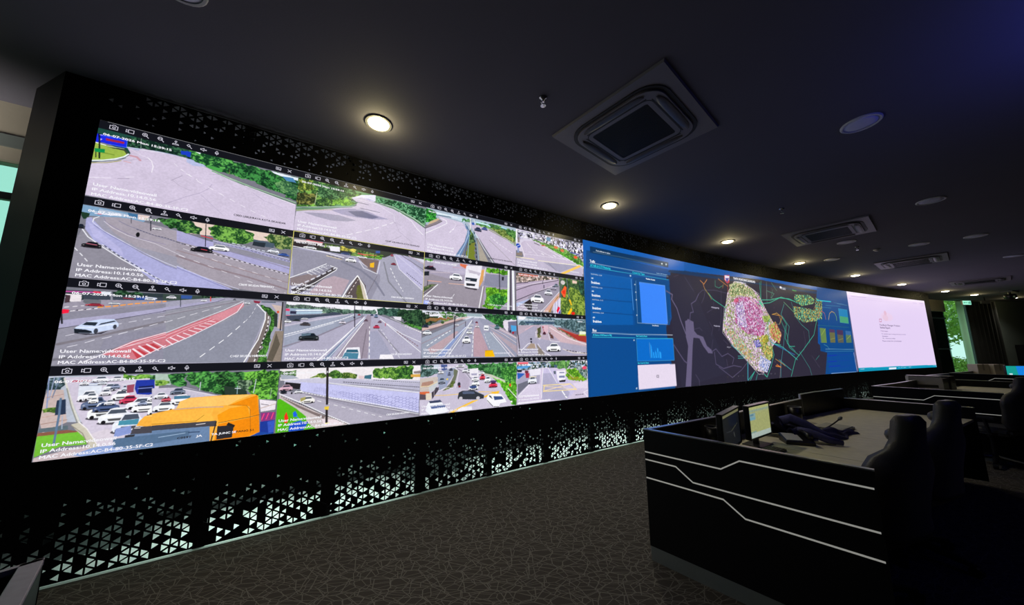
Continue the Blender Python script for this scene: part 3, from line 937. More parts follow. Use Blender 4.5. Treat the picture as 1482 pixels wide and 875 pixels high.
f 3a5a3c 6a8a50 564,203 620,276 632,368 557,423
l 88b8d0 9 538,589 555,299
d 283850 16 26 34 620,245 644,407 663,611
l a8d0d8 7 603,237 666,403 691,607
l f6f6fc 9 642,261 757,430 896,603
p a8a094 665,320 711,396 827,598 702,611
l 9a9498 6 836,309 991,412 1238,594
d f4f0fa 8 30 30 859,262 966,329 1188,424
c 38405c 624,170 726,224
c 5060a0 725,149 812,190
p 4060b0 585,126 629,116 629,148 591,156
l f4f4f0 12 565,77 570,223
l e4f0f0 9 617,81 629,137
l bdb2c8 5 488,188 393,198 363,245
l e8c8c8 6 489,239 532,236
F 1 2
p a49cb0 -9,82 1256,62 1241,616 1,601
f 3a8a30 6ab050 -1,81 117,72 75,104 0,106
p b8b0c8 100,91 572,68 498,212 121,199
p 98909c 5,239 481,303 773,327 735,602 7,536
l c8a0b0 8 348,134 515,130
p d87050 439,77 543,81 515,130 439,104
p c8c4d0 329,93 438,68 366,127
p b8b0c0 730,92 874,129 1132,136 1132,213 752,255
f 4a9a20 80c838 801,78 1121,79 1121,147 801,138
p 8a8aa0 791,158 1121,147 1120,311 875,316 762,309
p d8a060 700,133 771,105 752,255 703,343
l f4f4f4 8 786,84 766,189
f 5aa828 8ad038 793,334 1120,330 1120,501 877,611 755,591 794,480
f 2a7a30 60b848 835,449 980,400 1098,427 1087,522 980,604 856,539
l 1f5a28 8 855,466 980,567
l 2a7030 7 938,394 991,566
l 2a7030 7 1066,411 991,566
l 8ad868 7 794,507 970,568
l 1f5a28 7 1098,503 991,576
l 8a7878 10 773,327 735,602
l f6f6fa 14 753,329 701,604
l 2a2430 8 49,326 43,401
l 2a2c34 14 990,76 996,379
l 3a3840 24 1166,63 1163,612
l e8f0e8 30 1130,78 1122,605
l eef2f4 34 1199,79 1210,609
l 4a5048 14 1239,74 1241,607
p c89ac0 -4,216 -4,224 4,223
c 201c28 2,156 138,201
l 802840 8 60,169 102,155
c f4f4fa 309,205 471,287
p e8e4ee 524,92 740,63 721,185 702,261 508,247 515,139
p c4bccc 544,135 721,158 701,197 564,177
p eceaf2 516,174 671,182 702,261 693,362 576,364 495,346 503,248
p 27303c 517,237 672,237 663,279 513,278
l e8e8f0 10 527,267 575,266
p 2a2c34 523,308 648,308 639,336 528,338
p 38323c 500,359 673,364 664,383 520,374
p 6a6a5c 2,405 84,364 160,360 85,413 1,471
f 4a6a3a 7a8a60 11,413 84,372 126,367 12,454
l f4f4f8 10 6,520 168,363
l 443840 9 1,491 110,403
l e8a890 8 49,330 210,329
l e8b8a0 7 299,336 500,332
l d8c8d0 6 79,226 313,209
l c8c0d0 6 233,197 516,174
p 20242c 4,231 62,220 60,270 6,277
l f4f4fa 7 373,458 356,485
p 9cacf0 16,559 74,563 50,606 9,597
p 2c242c 74,563 132,567 117,609 91,599
p 2a2a30 1028,172 1060,168 1055,217 1028,220
F 2 2
p d8dce8 -4,73 1261,81 1261,137 -9,160
f 25382c 3f5a40 -11,90 85,92 184,102 187,183 -5,270
p e8e8f0 78,116 251,99 252,123 86,136
f c89a60 8a5a30 39,166 219,141 374,138 357,163 48,197
f 3a6a38 6a9a50 183,78 372,80 480,95 480,128 253,139
f 4a7a50 7aa878 302,79 534,75 535,117 462,129
f 6a8a50 90b060 170,184 374,142 480,128 254,180
p 9cb0b8 534,75 743,72 743,107 535,109
f 2a5a38 4a8a50 743,72 1025,65 1261,72 1261,118 1067,127 1025,228 1098,271 842,172
f 2f6f38 4f9848 841,102 1004,112 1056,236 862,172
p e4dce8 1046,146 1239,124 1250,184 1120,234 1119,289 1056,227
p 6f6f8a 1120,152 1261,137 1259,322 1130,288
p 4aa0d8 1162,196 1249,202 1249,267 1173,278
p 34303c 1141,261 1173,260 1162,297 1141,288
p a02838 1184,278 1216,277 1205,314 1183,305
p cfb2ae -5,270 480,128 591,114 357,192 67,283 -4,301
p 9aa0b2 -1,378 410,198 591,131 647,112 414,372 158,595 7,592
p b8a0a8 67,501 412,289 448,305 237,502 116,548
l 7a6a70 14 -2,332 272,220 481,154
l 9a8f9c 12 2,440 274,309 536,176
p 989ab0 158,603 591,131 724,125 822,138 1259,359 1257,604 1161,603
p a2a2b8 332,566 557,319 628,130 695,126 823,296 777,597
p b89aa6 635,590 631,283 676,162 725,281 834,503 777,593
l 8a8898 14 487,469 593,284
p 9ca4b6 774,297 882,294 1129,593 924,595 804,417
p b0a0ac 842,243 1258,468 1258,559 923,311
l 9a8a96 10 862,233 1259,432
p b2a2b0 822,200 963,203 1259,350 1259,377
p 8898c4 166,595 345,413 537,219 519,253 397,405 265,581
l e8ecf8 7 182,580 379,380 537,236
l f6f6fc 9 323,566 467,371 610,156
l e8ecf4 5 265,581 449,363 592,174
d f8f8fc 9 34 28 615,586 631,300
d f8f8fc 9 30 30 65,462 258,334 334,291
d f0f0f6 6 24 26 854,486 774,314
l f6f6fc 8 1161,598 1004,433 862,295
d e8d8dc 12 14 12 1214,595 1025,416 902,303
l f0ecf4 5 1248,423 1056,317 842,225
l f0ecf4 5 1248,359 994,247
c 2a3448 6,226 75,263
c eceef6 12,292 113,341
c f4f4fa 485,346 594,432
c f0f2f8 538,278 617,322
c f2f2f8 555,235 607,263
c e8e8f0 583,204 630,222
c e8e4ee 653,214 706,243
c 8a3048 652,167 688,187
p f0f0f4 773,210 837,212 837,274 769,271
p 3a4860 778,240 832,243 827,256 778,253
c 5f8088 922,196 994,254
c e8e4ec 380,204 438,231
c f0d8e0 364,113 427,127
e 3a5a30 237,197 21,16
l 8a90a8 10 281,72 283,154
l 303040 6 617,156 618,194
p f0b810 790,516 894,512 929,595 786,593
l a87c10 6 791,520 894,517
l 2a2434 14 389,99 385,174
l 2c2434 16 383,183 383,372
l 3a3444 8 523,177 526,236
l 201c28 16 1256,72 1271,285
l 201c28 14 1273,303 1302,505
F 3 2
p c8c0d4 -4,63 1249,71 1245,607 8,596
f 3f5f58 6a8a88 -4,71 189,76 208,148 72,204 9,208
p c8d0e0 148,67 214,69 215,117 149,114
p 4a5a90 231,70 307,72 309,144 241,133
p 98a0b8 192,155 412,99 396,179 297,317 222,351 193,210
f 2f6a3c 5aa058 537,74 1249,76 1247,333 1077,314 883,243 697,150 575,121
f 3a8a3c 78c858 1004,144 1130,113 1249,108 1247,324 1077,297 1025,224
p c8c8b8 784,188 883,209 1077,288 1077,319 883,243 784,200
f 58b028 80d840 883,243 1077,314 1247,315 1245,598 1181,592 1108,482 1004,336
f 3f9820 68c030 1025,355 1245,563 1245,598 1181,592
l f8f8f4 10 1118,387 1246,510
l 3a4a38 8 1118,404 1246,528
l 3a3c48 6 1156,248 1150,380
e e84830 1150,349 15,18
p b8aec4 422,140 466,134 595,254 579,368 417,333
p 6f7460 386,123 440,141 415,245 382,299 281,355 256,361 347,281 388,203
f 6a8040 98a060 363,258 398,260 400,324 281,351 348,313
l e8e4ee 8 395,107 449,149 417,333
l f0ecf4 6 206,358 314,326 383,339
l 3a3844 5 430,124 539,169 614,255
c e8e8f0 412,75 520,111
c e4e4ee 493,118 576,171
c dcdce6 557,133 594,180
p eeeaf2 584,130 697,125 707,218 679,233 595,221
p a8a4c0 604,184 688,184 679,208 613,205
c f0f0f6 707,159 784,205
c d84050 721,198 794,264
c ecf0f6 784,226 873,303
c f0f0f8 613,222 708,273
c f2f4fa 619,264 718,331
c f4f6fc 578,306 700,376
p 3a5088 587,328 680,329 681,354 592,351
c d8304c 844,297 964,364
p 4a3868 863,277 953,281 943,307 873,304
c f2f2f6 203,136 267,174
c 8a94a8 202,214 291,281
c 4a5060 330,113 378,142
c 6a7090 314,156 353,194
p c8bcb4 1,215 185,201 202,210 196,287 101,366 -2,343
p b08878 26,255 145,242 154,270 83,304 12,303
l e8d8b0 9 12,299 99,297 195,256
p d86a40 -2,351 109,355 110,381 7,385
p c8ccd0 99,312 203,257 204,288 157,347 109,358
p 5a4f58 -1,373 70,386 72,439 2,433
p e0d4c0 69,371 133,372 132,444 72,442
p 3c3840 133,368 213,312 214,343 143,437
e 4a4450 189,341 20,26
l a898a8 8 161,347 163,408
l f0c868 8 175,402 316,409 454,407
l f0c868 9 710,401 904,415
p f8c038 904,415 994,409 984,438 787,474 777,460
p f8c038 346,594 636,494 711,492 655,512 389,606
l f0e0a0 5 321,607 692,499
p 32363e 442,446 454,391 498,374 653,381 729,419 781,440 777,481 692,487 544,474 446,462
p 55607a 498,390 525,380 644,393 663,419 507,411
l 9aa0b0 5 662,390 777,440
e c8c4cc 480,457 23,19
e c8c4cc 701,471 24,20
p f6f6fc 816,476 835,444 874,434 1015,449 1076,514 1097,550 1005,559 984,600 914,585 826,527
p 3a5080 909,467 1025,476 1056,512 924,514
p 384048 845,449 874,460 899,500 855,471
l 3a3844 8 826,510 904,584
l 28242c 8 919,590 984,596
p eef0fa 82,507 104,464 242,468 285,518 337,578 287,596 125,601 76,559
p 3a4260 104,457 233,452 259,478 121,481
p 5a6a9a 122,503 285,503 302,536 139,543
p eceaf4 432,587 492,554 619,557 628,595 458,598
e 303038 456,299 18,24
e 803038 461,324 14,13
p f8f8f4 1155,542 1181,544 1181,562 1155,560
l 8a98c8 9 305,152 305,310
e e8c850 311,235 11,11
F 0 3
p d4cce0 -3,72 1258,78 1240,462 0,375
m b4b0cc 3a3a4c e8e4f4 -3,86 438,80 1258,78 1243,390 974,298 539,201 302,177 138,178 12,247
p f4f2f8 -3,77 29,80 22,273 -4,268
p 8a7f7c 33,189 64,183 64,256 32,262
l e8e4f2 8 96,168 160,165 302,167
f 5a9a40 90c060 247,168 540,192 790,208 1103,278 1245,359 1240,462 1098,410 726,306 492,238 312,193
f 3f8f20 68b838 562,236 923,305 1242,421 1240,452 847,347 561,265
p c6bad0 74,273 138,220 301,195 515,244 798,334 1239,472 1235,564 718,549 10,517 125,446
p bfb6cc 10,481 1162,432 1232,615 740,623 -1,607
p a4a0b8 464,479 1122,447 765,591 555,514
l 2a2430 8 312,222 401,239
l d84838 12 446,236 504,231
e d87048 705,222 41,21
e d87048 826,251 37,22
e e85830 1089,316 39,22
e 2048b8 40,306 36,30
l e8ecfa 7 11,324 63,293
l 8a98c0 26 40,351 39,405
p 8a7c74 10,410 104,395 104,440 10,446
l 3a3240 9 438,85 504,207
l 3a3240 8 720,101 790,208
l 443a48 10 880,123 976,247
l 443a48 7 357,186 426,106
p 5a88b0 530,97 613,91 605,151 529,145
l 4a58a8 14 976,257 1157,260
l f0e8f0 9 74,273 115,357 146,443
l e8e0ee 6 180,245 375,399
l e8e0ee 6 377,314 652,385
l ece6f0 6 469,252 920,395
l e8e0ee 5 146,406 398,395 652,385 971,378
l f4f0f6 6 492,238 847,337 1239,472
l f8e8c0 9 0,469 308,460
l f8f0d0 8 374,469 1148,439
p f8c860 764,611 1149,433 1241,431 862,604
l f8f4fa 10 1162,422 1246,461
l 6a6478 5 556,476 706,580
l f4f0fa 9 438,356 478,369
l f4f0fa 9 653,351 700,369
l e0d8e8 7 211,373 265,365
F 1 3
p b4a8bc -7,86 762,87 746,559 -6,603
m a8948c 5a5448 c8b4b0 -7,86 738,80 737,104 7,224
p c86048 29,90 369,85 358,114 49,123
p b4a4bc 2,229 762,87 759,163 454,305 5,483
l 3a3040 9 2,233 131,213 194,200
l 4a3f4c 8 1,329 258,233 737,113
l d8ccd8 10 97,424 454,277 639,204
l 2f2838 8 0,467 256,358 546,250
l e4dce6 6 2,285 258,215 713,106
p 9a94a6 191,399 546,250 759,173 755,296 586,440 425,595 252,605
p 2a2428 107,502 233,431 264,499 252,588 199,582
p b0bce0 0,501 233,422 107,502 5,552
l f4f0f6 7 403,597 610,411 755,277
p d8a898 447,594 755,287 752,372 537,589
p b08858 537,589 705,357 753,343 632,455 582,595
f 4f7a30 9ab048 750,78 1269,70 1242,602 768,604
f 2f5a34 5a7a48 786,84 1269,70 1260,252 954,191 825,366 777,351
f 1f4438 3a6a50 1137,84 1269,80 1256,331 1155,261
p e8c8b8 1009,83 1098,89 1096,128 1007,128
p 58645a 762,77 810,81 789,350 746,372
l 6f7a80 12 896,81 934,376
e d0c8c8 821,138 41,32
p f06030 779,284 856,182 891,207 861,353 825,356
p e83018 804,263 865,248 851,316 815,300
p f0c020 922,387 953,375 987,458 968,469
p f8c818 882,612 967,498 990,535 937,609
p e82818 964,574 1014,557 1044,579 1025,604 975,607
p d8d4e8 632,474 771,361 757,600 628,602
l 8f90b8 9 667,443 657,600
l 8f90b8 9 716,402 704,598
p e81840 687,562 725,495 753,521 709,598
p 3030b0 721,597 752,549 757,600
c f4f2fa 240,355 461,472
c dcdce8 477,270 618,350
c a8a4b8 593,204 696,264
c 7c8898 652,169 734,213
l 303040 7 453,112 451,195
l 3a3a50 14 469,216 468,253
F 2 3
p a8bccc 9,73 1239,65 1232,200 13,195
p f0ecf0 34,76 167,78 145,117 33,118
f 5a7888 8aa4b0 167,78 672,67 646,172 23,186
f 3f6068 7a98a0 637,82 1264,73 1253,305 1050,262 868,211 646,163
l 3a506c 22 155,151 635,141
l c8d4e8 7 33,126 648,109
p b8a8b8 13,195 600,165 645,190 1247,420 1237,609 10,575
p a8a4ba 22,328 280,194 333,209 330,357 1244,477 1238,599 20,575
p d6b4c0 432,180 532,176 529,283 440,303
l e0b8c8 9 144,250 270,190
l b06878 9 431,198 462,285
p ccb0b8 531,194 622,191 1247,420 1245,458 754,405 574,282
l f4f0f6 7 554,202 875,349 1246,439
l f0ecf4 6 311,271 331,340 384,373 407,303
l e8d8e0 6 309,348 321,271 365,226
f 6a7048 9a9468 344,227 398,199 395,347 352,356
p b0a4b8 518,257 618,317 731,405 571,389
l f0ecf4 6 518,257 560,389 731,405
f 8a5a58 6a5a48 530,257 618,317 629,361 561,345
f 7a7858 a09478 634,191 867,257 1071,374 924,339
p a83830 714,206 879,248 1049,290 1252,315 1247,410 1083,383 866,276
l d86058 6 714,206 1049,300
p e8f0d8 1114,242 1242,248 1240,306 1112,298
p b8c040 1099,294 1241,286 1239,310 1099,308
l 4a5c58 9 1071,82 1038,272
l 5a6c68 8 860,109 857,202
p a89484 151,494 234,426 297,434 317,494
l f0ecf2 8 70,527 182,435 245,418
l f0ecf4 7 350,434 403,511 565,599
l f0ecf4 7 297,434 317,494
p 8a8078 318,434 403,503 477,590 347,579 339,494
c f6f6fc 498,420 744,539
c 5a2838 432,268 489,306
c c04858 426,196 453,213
e 303040 235,371 18,14
e 303040 238,409 15,15
l 2a1c24 12 6,102 22,311
l 2a1c24 12 27,320 55,535
l e8d8c8 8 786,504 976,559 1252,571
d 403430 9 26 26 857,522 1239,566
p 2c343c -2,145 3,161 3,145
l e8ecf4 12 1089,100 1179,101
F 3 3
p d0c4dc -1,67 1259,69 1244,602 5,600
m 7a94a8 2f4438 c8ccd8 -1,75 1253,73 1253,199 906,169 605,159 408,153 -2,188
f 4a8a48 7ab060 518,79 910,70 858,185 628,160
p f06878 14,71 184,71 184,100 23,96
p 58a0dc 4,123 240,118 158,153 8,156
p 3060b8 8,204 126,217 116,257 17,285
p 4a90d8 17,277 126,250 86,272
p 28303c 8,164 87,167 77,199 8,196
p a8a4bc 7,300 137,217 385,228 382,362 185,358 15,491
p 6f7080 16,348 176,309 185,358 15,475
p e8e4f0 198,171 386,161 374,244 217,254
p b03048 137,217 197,212 196,277 146,275
e 703040 157,198 30,19
c e8ecf8 176,256 319,354
l e8dcc0 12 202,265 310,266
p c8c0e0 418,170 594,159 946,385 1014,478 842,606 399,553
p aeaac6 417,229 559,227 689,371 893,505 842,606 399,570
l f4f0fa 9 429,154 403,371 394,545
l f4f0f8 8 516,156 602,280 667,369
l e8dcf0 8 386,186 371,361 379,502
l b8b0cc 6 483,172 555,380
p d8cee4 185,366 382,370 358,501 44,493
l f4f0fa 8 25,492 195,367
l f6f2fa 7 35,492 347,508
p e0d4e8 946,385 1244,374 1238,475 1027,461
f 58a828 98d040 835,185 1027,182 1173,261 1232,355 1143,364 899,347 831,291
f c8c838 88b030 855,274 1022,300 1169,352 900,338
f 5a7a68 a8b4b8 1028,155 1248,171 1245,347 1122,286
e e85070 1190,178 46,24
e 4a6a68 1135,259 31,22
l d0c8a8 7 822,202 973,315
p f0ecf6 660,205 822,202 817,343 690,336 669,300
p 7880a8 704,272 808,272 807,303 703,298
l 6a6c9a 12 717,229 798,232
p 28242c 702,337 823,330 811,360 712,359
p 606878 604,203 649,204 648,248 614,246
p 4a6078 618,121 680,122 673,162 622,160
l f8dc90 14 433,465 440,390
l f8dc90 10 424,385 910,392 1014,474
l f8dc90 10 422,464 1026,477
l f8dcb0 8 444,457 897,396
l f8dcb0 7 445,399 990,468
l fcfcfe 16 754,483 798,538
l fcfcfe 15 809,560 838,575
l f0ecf6 8 1237,502 1160,524 1232,592
l fcfcfe 10 14,585 538,581
c 70809c 415,81 474,112
c 70809c 528,135 561,158
F 0 9
p 2f2b3c -16,-15 11365,-120 10453,2554 -53,2446
p 0a4a8c -16,-15 2262,-42 2150,1395 2207,1924 2119,2616 -53,2446
p 094c92 77,1573 1146,1525 1089,2437 50,2454
p 0d58a8 -16,-15 733,-3 10607,-65 10542,133 5572,72 2169,215 983,67 2,66
p 15345c 2235,187 10542,133 10510,232 5544,201 2161,277
p 2d2a3c 2105,342 4182,285 3780,2527 2119,2427 1981,1399
p 1060b8 -2,0 2705,6 2681,192 2207,228 74,167 -28,1360 -12,627
p 0c4f98 38,463 2650,416 2081,1288 13,1359
p 0a5cab 141,514 1098,504 1091,1321 117,1355
p 134a7c 1173,531 2149,467 2135,583 1218,597
p 0c4a88 1159,487 2208,412 2103,1282 1135,1350
p 2f2d40 2186,334 2810,307 3956,2212 2324,2448 2207,1924 2160,1319
p 0a3660 160,91 2195,83 2183,182 154,195
l 8098a8 4 225,173 851,167 2035,172
l 2868a8 4 141,530 1148,516
l c8d8e8 5 139,366 1085,368 2161,369
l 48d0e8 5 135,434 1080,427 2154,428
l 083c78 6 140,738 1131,711
l 083c78 6 150,945 1125,928
l 083c78 6 149,1148 1118,1151
l 60a8f0 8 1109,529 1112,782 1121,1065
p 3c88fc 1313,556 2036,550 2037,1289 2029,1284 1316,1279
l 90b8f0 4 1326,560 2036,550 2029,1284
l b8c8d8 4 1223,544 1207,1283 2023,1280
e c8d8e8 1094,469 20,16
e d8e4ee 1196,613 16,9
e d8e4ee 1205,748 15,9
e d8e4ee 1208,882 16,9
e d8e4ee 1199,1150 16,9
e d8e4ee 1995,135 24,15
p d8e4ee 2100,119 2148,119 2119,161
e e8f0f8 183,613 24,10
e e8f0f8 182,821 24,10
e e8f0f8 181,1029 24,10
e e8f0f8 182,1237 24,9
l d8e0ec 6 130,1472 1027,1481 2153,1473
l 40d0e0 5 130,1541 1117,1538
l 20b8d0 5 1140,1546 2145,1536
p 0a6ccc 1152,1554 2159,1541 2153,1932 1142,1927
l 58b0d0 4 1152,1554 2159,1541 2153,1932 1142,1927 1152,1554
p 28a0f8 1505,1624 1536,1690 1542,1879 1504,1878
p 28a0f8 1561,1772 1595,1789 1601,1880 1568,1879
p 28a0f8 1621,1740 1655,1789 1663,1881 1627,1880
p 28a0f8 1682,1706 1715,1723 1716,1881 1684,1881
p 28a0f8 1736,1765 1787,1791 1789,1891 1736,1887
l 98b8c8 4 1480,1616 1491,1878
p e9dcf0 1143,1993 2164,1997 2159,2390 1135,2392
l 484454 5 1625,2182 1677,2184 1673,2216 1622,2214 1620,2185
e b8c8d8 1090,1579 16,14
e b8c8d8 1085,2367 21,14
e e8f0f8 178,1238 24,10
l 686080 16 2069,650 2243,707 2210,797 2350,961 2437,1187 2568,1443
l 686080 34 2677,1178 2783,1292 2680,1498
p 686080 2578,1196 2703,1162 2845,1201 2844,1378 2933,1450 3129,1492 3230,1671 3375,1746 3415,1822 3259,1814 3101,1671 2997,1523 2800,1511 2753,1671 2597,2428 2426,2418 2608,1672 2561,1500 2571,1356
l 5c5474 14 2164,1645 2291,1783 2452,1952 2540,1996
l 5c5474 12 2721,1205 2771,1026 2873,1005 2822,843 2982,771 3106,623
l 4c4660 8 3106,623 3250,533 3688,495 4139,524
l 4c4660 8 3357,524 3279,688 3183,804
l 5c5474 10 3367,1791 3537,1731 3728,1886 3962,1827 4173,1924 4092,2049
l 5c5474 10 3473,1792 3486,2034 3740,2132 4144,2082 4429,2121
l 5c5474 9 3583,2097 4040,2327 4417,2185 4690,2031
l 4c4660 8 3883,1951 3911,2106
l 4c4660 9 2771,2214 2876,2332 2861,2430
l 4c4660 7 3946,474 3837,1100 3709,1358
l 4c4660 6 3387,1181 3501,1301 3422,1457
l 4c4660 6 3460,1548 3372,1761
l 4c4660 6 3336,997 3596,888 3617,759
l 4c4660 6 2674,309 2935,575
l 4c4660 6 2334,346 2482,300
l 4c4660 6 2848,1349 3029,1314 3122,1372
l 4c4660 6 3844,1544 3996,1638
l 4c4660 6 1991,1316 2145,1143
l e09048 9 3202,332 3324,399 3448,291
l e09048 8 3297,402 3336,494
l c8b058 7 3336,494 3500,639 3545,700
l 40c8a0 8 3456,579 3600,696 4024,847
l d88840 8 3873,231 4226,365
l d88840 6 4057,330 4013,418
l 48b088 6 3753,276 3730,410 3868,431 4022,367
l d05048 8 4248,244 4205,485
p c83848 4123,121 4334,98 4303,273 4191,301 4105,224
p e8e0f0 4140,126 4329,126 4303,204 4215,264 4134,221
p 5040a0 4153,186 4309,169 4206,282
l a8a4b8 6 3507,868 3793,870
l a8a4b8 5 3622,893 3705,891
l a8a4b8 6 3536,1253 3754,1256
l a8a4b8 6 3959,1689 4100,1695
m c8a0c0 8c9c50 e8d4ec 4493,220 4805,208 5294,343 5530,489 5794,838 6016,1086 6124,1522 5641,1808 5334,2282 4965,2203 4696,1998 4268,1734 3849,1355 3911,1161 4169,522
m b878a8 e0c8e8 b04880 4483,600 4995,528 5498,636 5667,1098 5518,1458 4818,1400 4373,1177
m e8e0f8 9888c0 c898c8 4450,772 4781,648 4846,1264 4481,1240
m 98b080 506838 d8c8a0 4296,308 4674,238 5286,380 5446,567 5003,492 4246,583
m b8c878 607840 e0a858 5044,1533 5677,1384 5541,1981 5273,1668
f e04878 f080a0 4415,639 4606,591 4586,695 4402,707
m 90c0a0 d8b0b8 c0a060 3905,1193 4282,1345 4763,1669 5007,2005 4703,1966 4268,1734
m b8c878 708848 e8b060 5197,1617 5862,1680 5801,1941 5522,2064 5410,1744
m e0e0f4 8090c8 c8c0e8 5262,1870 5715,2036 5472,2283 5134,2178
m 8880c8 5858a8 c8b8e8 5032,1555 5277,1521 5364,1680 5117,1712
m c05848 e0a080 a8c860 5786,1185 6134,1073 6359,1374 6202,1613 5844,1483
f 98b850 c0d070 5522,963 5904,946 5873,1082 5610,1125
f a0a840 d8c850 5420,1423 5732,1418 5695,1583 5439,1616
l c8c860 6 4158,841 4314,584 4664,511 5008,533 5393,705 5496,798
l e8e0f0 5 4550,216 4948,244 5514,429 5596,625
l f0e8f0 5 4550,216 4226,467 4088,784 3997,851 3839,1391 4123,1622 4655,1983 5108,2300 5348,2294
l 60d0a8 7 4115,783 4050,847 3922,1271
l 40c8a0 9 5397,688 5980,618 6553,440 7238,504
l 40c8a0 24 5505,614 5637,724
l 40c898 7 5678,108 5564,627
l 88987c 6 5935,102 5853,609
l e8e8e0 7 5496,798 5651,1222 5544,1421 5197,1617
l e8b048 8 6010,907 6250,862 6496,956 6317,1135
l c8a060 7 5734,853 6003,1078 6267,1342
l 40b8a0 9 5889,1014 5714,1221 5717,1484 5877,1614 6259,1646
l 40c8a8 9 5846,1746 5879,1877 5693,2131 5451,2376
l 3878c8 9 5821,1582 6120,1680 6620,1817 6877,1888
l 40c8a0 9 6496,956 6658,1125 6502,1475 6654,1680 6931,1680
l 40a0a8 8 6580,1162 6401,1612 6154,2078 6074,2402
l 40c8b8 9 4705,2014 4627,2400
l 40c8b8 9 4947,2233 4738,2405
l 40c8b8 7 5049,2298 4966,2415
l 48b8c0 8 4117,1651 4413,1800 4617,1892
l 48c0b8 7 4341,1889 4562,1892 4553,1936 4333,1933
l d8a048 8 5920,1975 6276,2114 6334,2148
l e07838 12 5953,2106 6130,2176
l 40c8a0 12 5345,2309 5451,2376
l d8d8d8 8 6581,187 6857,189
e f0f0f8 6602,185 56,29
l a8a8b8 5 3951,1695 4053,1710
l a8a4b8 5 3530,872 3759,870
l 80d090 7 7156,820 6907,687 6661,558
l 58b890 6 5916,329 6233,375 6074,491
l 58b890 6 6165,98 6386,292
l a0a890 5 5987,1146 6317,1135 6427,958
l 40c8a0 10 5602,574 6036,545 6449,465 6963,457 7367,541 7934,479
l 40c8a0 7 5603,145 5569,726
l 8098a0 6 5929,167 5841,558
l 60a880 5 6196,274 6048,493 6334,525
l c8b060 7 7308,352 8090,326 8383,510 8068,812
l d89848 12 7974,334 8299,399
l d8a848 6 7395,842 8036,926 8450,680
m 40b090 2f2b3c b8b860 7261,327 8048,271 8358,395 8207,520 7565,613 7225,467
m 48a890 2f2b3c c8b058 7128,637 8450,680 8484,967 7555,1054 7110,908
l e8a040 8 6050,902 6340,914 6409,1041
l 40c0a0 8 6409,1041 6623,1395 6647,1703 7109,1911
l 40c0a0 10 8417,797 8022,1373 7364,1756 6874,2011 6568,2404
l 48c8b8 10 5885,1604 6346,1702 6977,2013
l 48c0b0 7 6666,610 6447,884 6779,1184 6571,1601 6928,1806
l 48c0b0 6 7049,533 7164,906 7431,1113 7772,1268 7736,1596
l 48b8a8 6 7137,1808 7556,2234 7613,2419
l 40c0a0 9 4927,2247 4639,2413
l 4880c8 8 4711,2061 4639,2413
l 40c0c0 8 6079,1996 6606,2256
l a8a8a8 6 6175,1998 6021,2430
l e08838 14 5901,2138 6133,2168
l 38a898 6 7946,2030 8483,1761
l 605870 5 6173,1201 6725,1394
l 605870 5 7496,1274 7516,1596 7350,1809
l 605870 5 7755,1919 8108,2250
p 2f2b3c 8333,1086 10229,1094 10236,2428 8076,2356
p 10509c 8682,286 10377,240 10134,2424 8523,2399 8641,1818 8186,1594 8450,680
p 0d4888 8599,6 10412,-6 10283,2446 8359,2426 8627,1851 8266,1803 8358,1169 8304,710
m 48a890 2f2b3c c8b058 8412,330 8772,402 8617,930 8237,944
l 20c8d8 16 8468,397 9283,391
l 50a0b8 5 8529,582 9256,578
l 50a0b8 5 8933,513 9835,499
l 6898b8 4 9457,410 10064,426
l 78a8b8 5 9655,424 10266,446
p 1880b8 9680,572 10221,586 10191,1000 9662,981
p 48a078 9701,793 10200,814 10191,1000 9662,981
l 58b0b8 4 9680,572 10221,586 10191,1000 9662,981 9680,572
l d86858 10 8392,892 8497,757 8667,693 8811,757 8830,922
l 40b0b8 8 8331,940 8405,845
l e0a848 10 8987,917 9097,745 9256,675 9413,717
l 90c850 10 9413,717 9489,826 9474,938
l e0d8e0 4 9097,745 8999,940
l 3f8878 4 8284,1102 10154,1116
p 68884c 8405,1168 8733,1183 8691,1577 8379,1579
p 3a5a88 8358,1169 8415,1168 8388,1579 8332,1579
l c8d058 5 8439,1373 8733,1183
p 6a6c48 8942,1192 9262,1204 9196,1575 8903,1576
p 503a60 8942,1192 9262,1204 9245,1290 8933,1286
p 5c5c50 9392,1201 9762,1213 9697,1572 9355,1574
p 4a3458 9392,1201 9762,1213 9726,1355 9370,1336
p 587858 9913,1220 10240,1233 10192,1570 9860,1572
p 3868a0 9913,1220 10240,1233 10224,1348 9895,1338
l c8d058 5 9913,1474 10203,1348
l b8c850 4 8931,1483 9218,1442
l b8c850 4 9397,1502 9695,1452
l 98c8d8 5 8563,1751 10304,1767
l 68b0c8 5 8544,1814 10235,1815
l 78c8b0 5 8506,1623 8682,1669 8798,1761
p 0c4a94 8630,1842 10279,1840 10248,2397 8602,2399
l 1818b8 9 8619,1942 9186,1921
l 2030a8 5 9284,1922 9893,1909
l 1818b8 9 8599,2099 9134,2087
l 2030a8 5 9234,2079 9889,2077
l 1818b8 9 8608,2225 9289,2220
l 2030a8 5 9271,2275 9893,2220
l e8e8f8 8 10219,1864 10245,2407
l 98b8e8 9 8692,2415 10188,2419
p 6a6888 10379,-3 10477,-10 10328,2409 10240,2421
F 0 10
p e6d3f6 -2,-28 5613,-57 5502,2737 -169,2539
p ece0fa -7,-13 5608,-44 5628,68 10,100
l c0a8d8 6 186,47 1228,31
l c0a8d8 6 1450,39 2377,21
l a890c8 9 5095,118 5416,116
l b8a0d0 4 4589,118 4904,121
l b8a0d0 6 5154,196 5383,198
l a890c0 6 264,136 1251,128
l d8c4ea 4 80,210 5532,148
l 8a78a0 5 134,206 165,210
e ead0ec 2482,703 432,146
e e8c8e0 2377,734 190,113
e e4bcd4 2411,577 95,79
